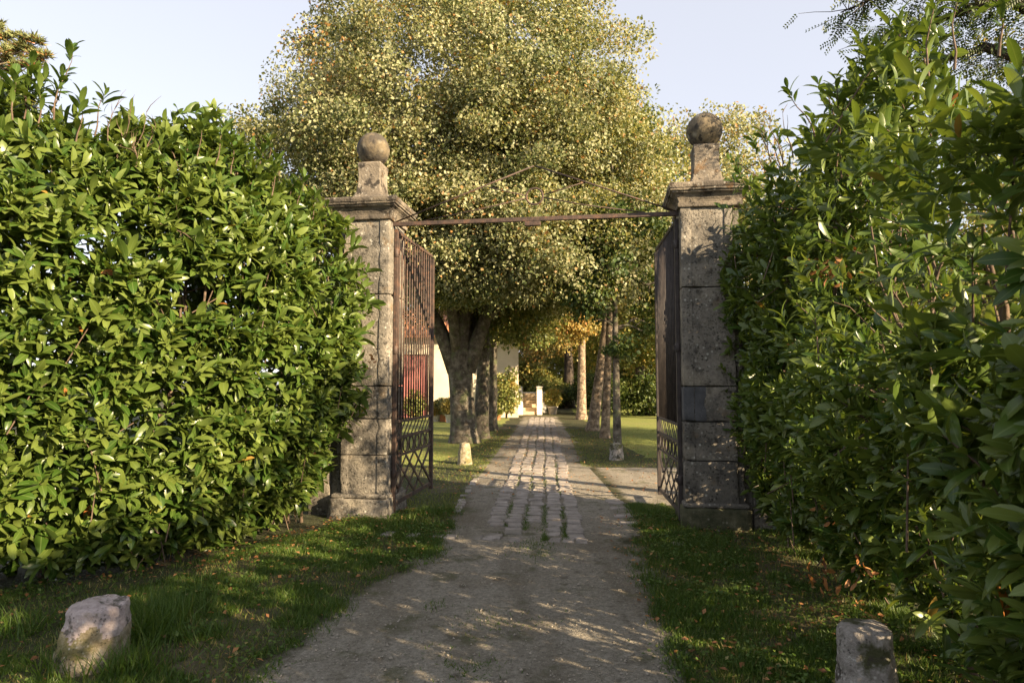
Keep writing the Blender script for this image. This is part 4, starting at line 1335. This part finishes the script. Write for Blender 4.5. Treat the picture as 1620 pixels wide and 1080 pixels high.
def potted(label, px, py, pot_r, pot_h, pot_mat, plant_h, plant_r, mat, seed, tint=(0.5, 0.24), group='potted plants by the house'):
    p = ground(px, py)
    t = thing('potted_plant', label, 'potted plant', p, 0, group)
    pm_ = MB()
    pm_.lathe([(pot_r * 0.68, 0.0), (pot_r * 0.72, 0.01), (pot_r * 0.95, pot_h * 0.85), (pot_r * 1.08, pot_h * 0.86), (pot_r * 1.1, pot_h), (pot_r * 0.95, pot_h), (pot_r * 0.9, pot_h * 0.9), (0.01, pot_h * 0.9)], (0, 0, 0), 20)
    pm_.build('pot', pot_mat, t)
    rng = np.random.default_rng(seed)
    n = int(500 + 900 * plant_h)
    pos = rng.normal(0, 1, (n, 3))
    pos = pos / np.linalg.norm(pos, axis=1, keepdims=True) * rng.uniform(0.3, 1, (n, 1)) ** 0.5
    axis = pos + rng.normal(0, 0.5, (n, 3))
    pos = pos * np.array([plant_r, plant_r, plant_h / 2]) + np.array([0, 0, pot_h + plant_h / 2])
    L = rng.uniform(0.08, 0.17, n)
    leaf_cloud('leaves', pos, axis, rng.normal(0, 0.6, (n, 3)) + np.array([0, 0, 0.8]), L, L * 0.5, T_TREE, np.clip(rng.normal(tint[0], tint[1], n), 0, 1), mat, t, False)
    sm = MB()
    rr = random.Random(seed)
    for k in range(7):
        e = Vector((rr.uniform(-1, 1) * plant_r * 0.7, rr.uniform(-1, 1) * plant_r * 0.7, pot_h + plant_h * rr.uniform(0.5, 0.95)))
        sm.tube([(0, 0, pot_h * 0.88), (e.x * 0.4, e.y * 0.4, pot_h + 0.4 * plant_h), e], [0.012, 0.009, 0.004], 5)
    sm.build('stems', M['twig'], t)
    return t
potted('terracotta pot with a tall green plant left of the steps', 810, 657, 0.19, 0.36, M['terracotta'], 0.95, 0.36, M['limeg'], 81)
potted('small round terracotta pot standing on the ground before the wall', 787, 664, 0.16, 0.22, M['terracotta'], 0.22, 0.16, M['limeg'], 82)
potted('large pale planter overflowing with a light green bush beside the white pier', 874, 655, 0.26, 0.40, M['potgrey'], 0.85, 0.42, M['limeg'], 83, (0.85, 0.15))
potted('pale pot with reddish plant, leftmost in the row by the forked trunk', 691, 667, 0.17, 0.28, M['potgrey'], 0.50, 0.32, M['autumn'], 84)
potted('terracotta pot with spreading brown green plant, second in the row by the forked trunk', 701, 667, 0.17, 0.30, M['terracotta'], 0.62, 0.38, M['lime'], 85)
potted('whitish pot with leafy plant nearest the forked trunk', 711, 668, 0.18, 0.32, M['white'], 0.60, 0.34, M['autumn'], 86, (0.3, 0.2))
shrub('tall leafy bush against the right end of the cream wall', -0.25, 28.5, 0.36, 0.3, 2.3, M['limeg'], 88, 34, 90, 0.13, 0.2, 'shrubs by the house', (0.6, 0.22))
shrub('green shrub before the red boarded door', -4.3, 28.2, 0.5, 0.4, 1.3, M['limeg'], 87, 26, 90, 0.10, 0.16, 'shrubs by the house')

# ------------------------------------------------------------------ grass and fallen leaves
rng = np.random.default_rng(21)
def interp_tab(tab, y):
    return np.interp(y, [a for a, _ in tab], [b for _, b in tab])
def hedge_x(line, y, lo=True):
    pts = sorted([(p[1], p[0]) for p in line])
    return np.interp(y, [a for a, _ in pts], [b for _, b in pts])

def vnoise(x, y, s, off=0.0):
    return np.array([mnoise.fractal(Vector((a * s + off, b_ * s, off)), 1, 2, 3) for a, b_ in zip(x, y)])

def grass(name, x, y, h, wd, mat, tint, label, lean=0.45):
    n = len(x)
    pos = np.stack([x, y, np.full(n, -0.005)], 1)
    axis = np.stack([rng.normal(0, lean, n), rng.normal(0, lean, n), np.ones(n)], 1)
    nor = np.stack([rng.normal(0, 1, n), rng.normal(0, 1, n), np.zeros(n)], 1)
    o = leaf_cloud(name, pos, axis, nor, h, wd, T_BLADE, tint, mat, None, False)
    tag(o, label, 'grass', kind='stuff')
    return o

def verge(n, y0, y1, power=1.5):
    y = y0 + (y1 - y0) * rng.random(n) ** power
    return y
# left verge
n = 150000
y = verge(n, 2.6, 8.0, 1.15)
xl = hedge_x(lineL, y) + 0.1
xr = interp_tab(drive_left, y) + 0.03 + rng.normal(0, 0.05, n) + 0.10 * vnoise(y, y * 0.3, 2.2, 4)
x = xl + (xr - xl) * rng.random(n) ** 0.85
x = np.where(y < 4.2, -3.6 + (xr + 3.6) * rng.random(n), x)
dn = vnoise(x, y, 1.4) + 0.5 * vnoise(x, y, 5, 3)
edge = np.clip((xr - x) / 0.25, 0, 1)
keep = (dn > -0.16 + 0.30 * (1 - edge) * rng.random(n)) | (rng.random(n) < 0.16)
x, y, dn = x[keep], y[keep], dn[keep]
h = rng.uniform(0.02, 0.06, len(x)) * (1 + 1.0 * np.clip(dn, 0, 1))
grass('verge_grass', x, y, h, rng.uniform(0.003, 0.007, len(x)), M['grass'], np.clip(rng.normal(0.45, 0.24, len(x)) + np.where(dn < -0.15, 0.3, 0), 0, 1), 'short rough grass on the shaded left verge under the hedge')
# right verge
n = 150000
y = verge(n, 2.4, 8.4, 1.15)
xl = interp_tab(drive_right, y) - 0.03 + rng.normal(0, 0.05, n) + 0.10 * vnoise(y, y * 0.3, 2.2, 9)
xr = np.where(y < 7.0, hedge_x(lineR, y) + 0.3, 2.0)
x = xl + (xr - xl) * rng.random(n)
dn = vnoise(x, y, 1.4, 5) + 0.5 * vnoise(x, y, 5, 8)
edge = np.clip((x - xl) / 0.25, 0, 1)
mid = np.clip(1 - np.abs(x - xl - 0.32) / 0.5, 0, 1)
keep = (dn > 0.0 - 0.35 * mid + 0.25 * (1 - edge) * rng.random(n)) | (rng.random(n) < 0.16)
x, y, dn = x[keep], y[keep], dn[keep]
h = rng.uniform(0.02, 0.065, len(x)) * (1 + 1.0 * np.clip(dn, 0, 1))
grass('verge_grass', x, y, h, rng.uniform(0.003, 0.007, len(x)), M['grass'], np.clip(rng.normal(0.42, 0.24, len(x)) + np.where(dn < -0.05, 0.25, 0), 0, 1), 'short dull grass on the shaded right verge in front of the pillar')
# tall tufts
tx, ty, th = [], [], []
for (px, py, k_, r_, hh) in ((235, 1010, 330, 0.16, 0.30), (275, 985, 240, 0.18, 0.26), (205, 1062, 260, 0.14, 0.22), (110, 1060, 240, 0.16, 0.2), (320, 1010, 160, 0.15, 0.16), (30, 1000, 240, 0.2, 0.2),
                         (640, 835, 420, 0.25, 0.16), (590, 838, 300, 0.22, 0.14), (690, 812, 260, 0.2, 0.14), (1030, 815, 420, 0.22, 0.15), (1060, 840, 300, 0.22, 0.12), (1120, 862, 200, 0.2, 0.12), (690, 960, 60, 0.1, 0.06)):
    p = ground(px, py)
    tx += list(rng.normal(p.x, r_ * 0.6, k_)); ty += list(rng.normal(p.y, r_ * 0.6, k_)); th += list(rng.uniform(0.5, 1.1, k_) * hh)
tx, ty, th = map(np.array, (tx, ty, th))
grass('grass_tufts', tx, ty, th, rng.uniform(0.004, 0.008, len(tx)), M['grass'], np.clip(rng.normal(0.5, 0.18, len(tx)), 0, 1), 'tall grass tufts round the near bollard and gate feet', lean=0.4)
# inner verges and lawn
n = 70000
y = 8.0 + 14 * rng.random(n) ** 1.7
s_ = rng.random(n) < 0.5
xl = np.where(s_, -6.0, interp_tab(drive_right, y) - 0.02)
xr = np.where(s_, interp_tab(drive_left, y) + 0.03, 7.0)
x = np.where(s_, xr - (xr - xl) * rng.random(n) ** 1.6, xl + (xr - xl) * rng.random(n) ** 1.6)
keep = ~((x > 1.4) & (y > 8.2) & (y < 12.1)) & ~((np.abs(y - 10.5) < 1.2) & s_ & (rng.random(n) < 0.45))
x, y = x[keep], y[keep]
grass('lawn_grass', x, y, rng.uniform(0.02, 0.055, len(x)), rng.uniform(0.004, 0.009, len(x)), M['lawn'], np.clip(rng.normal(0.4, 0.25, len(x)), 0, 1), 'short grass either side of the drive inside the gate')
# green seams between the cobble columns
n = 15000
y = 6.5 + 14 * rng.random(n) ** 1.8
c_ = rng.integers(0, 4, n)
x = 0.2375 + 0.0508 * (y - 6.7) + (c_ - 1.5) * cw + rng.normal(0, 0.018, n)
dn = vnoise(x, y, 1.1, 2)
keep = (dn + 0.35 * vnoise(x, y, 3.7, 6) > -0.02) & (rng.random(n) < np.clip(1.5 - (y - 6.5) / 5, 0.25, 1))
x, y = x[keep], y[keep]
grass('seam_grass', x, y, rng.uniform(0.03, 0.055, len(x)), rng.uniform(0.003, 0.006, len(x)), M['grass'], np.clip(rng.normal(0.5, 0.2, len(x)), 0, 1), 'green grass seams growing between the cobble columns', lean=0.6)
# weeds on the drive near the end of the cobbles
tx, ty = [], []
for (px, py, k_, r_) in ((850, 862, 500, 0.16), (845, 880, 260, 0.2), (745, 1060, 260, 0.13), (800, 815, 200, 0.12), (870, 838, 260, 0.12), (800, 990, 160, 0.25), (770, 980, 120, 0.2), (700, 1040, 60, 0.2)):
    p = ground(px, py)
    tx += list(rng.normal(p.x, r_ * 0.7, k_)); ty += list(rng.normal(p.y, r_ * 0.7, k_))
tx, ty = np.array(tx), np.array(ty)
grass('drive_weeds', tx, ty, rng.uniform(0.012, 0.035, len(tx)) + 0.014, rng.uniform(0.004, 0.009, len(tx)), M['grass'], np.clip(rng.normal(0.5, 0.2, len(tx)), 0, 1), 'small green weeds in the middle of the drive', lean=0.9)

# clover and other small broad-leaved weeds in the verges
wx, wy = [], []
for k in range(150):
    left = rng.random() < 0.55
    yy = rng.uniform(2.8, 7.8)
    if left:
        b_ = float(interp_tab(drive_left, yy)); a_ = float(hedge_x(lineL, yy))
    else:
        a_ = float(interp_tab(drive_right, yy)); b_ = float(hedge_x(lineR, yy)) + 0.2
    cx_ = rng.uniform(a_, b_)
    if left and yy < 4.4 and rng.random() < 0.5:
        cx_ = rng.uniform(-3.3, b_)
    k_ = int(rng.integers(40, 120))
    r_ = rng.uniform(0.05, 0.16)
    wx += list(rng.normal(cx_, r_, k_)); wy += list(rng.normal(yy, r_, k_))
wx, wy = np.array(wx), np.array(wy)
m_ = len(wx)
L = rng.uniform(0.012, 0.034, m_)
o = leaf_cloud('clover', np.stack([wx, wy, rng.uniform(0.015, 0.07, m_)], 1), np.stack([rng.normal(0, 1, m_), rng.normal(0, 1, m_), rng.normal(0.1, 0.3, m_)], 1),
               np.stack([rng.normal(0, 0.4, m_), rng.normal(0, 0.4, m_), np.ones(m_)], 1), L, L * 0.75, T_TREE, np.clip(rng.normal(0.5, 0.2, m_), 0, 1), M['grass'], None, False)
tag(o, 'small round leaved clover and weeds dotted through both verges', 'weeds', kind='stuff')

# fallen leaves
n = 2600
px_, py_, tt = [], [], []
y = 3 + 5 * rng.random(n)
xl = hedge_x(lineL, y); xr = interp_tab(drive_left, y)
x1 = xl + (xr - xl) * rng.random(n) ** 2.0
y2 = 2.6 + 5 * rng.random(n)
x2 = 2.5 - 1.6 * rng.random(n) ** 1.4
y3 = 9 + 14 * rng.random(n)
x3 = rng.normal(0.2, 1.7, n)
X3 = np.concatenate([x1[:800], x2[:700], x3[:2200]]); Y3 = np.concatenate([y[:800], y2[:700], y3[:2200]])
m_ = len(X3)
pos = np.stack([X3, Y3, rng.uniform(0.02, 0.05, m_)], 1)
axs = np.stack([rng.normal(0, 1, m_), rng.normal(0, 1, m_), rng.normal(0, 0.25, m_)], 1)
nrs = np.stack([rng.normal(0, 0.35, m_), rng.normal(0, 0.35, m_), np.ones(m_)], 1)
L = rng.uniform(0.02, 0.055, m_)
o = leaf_cloud('fallen_leaves', pos, axs, nrs, L, L * 0.6, T_TREE, rng.random(m_), M['dead_leaf'], None, False)
tag(o, 'brown fallen leaves scattered under the hedges and along the drive', 'leaf litter', kind='stuff')
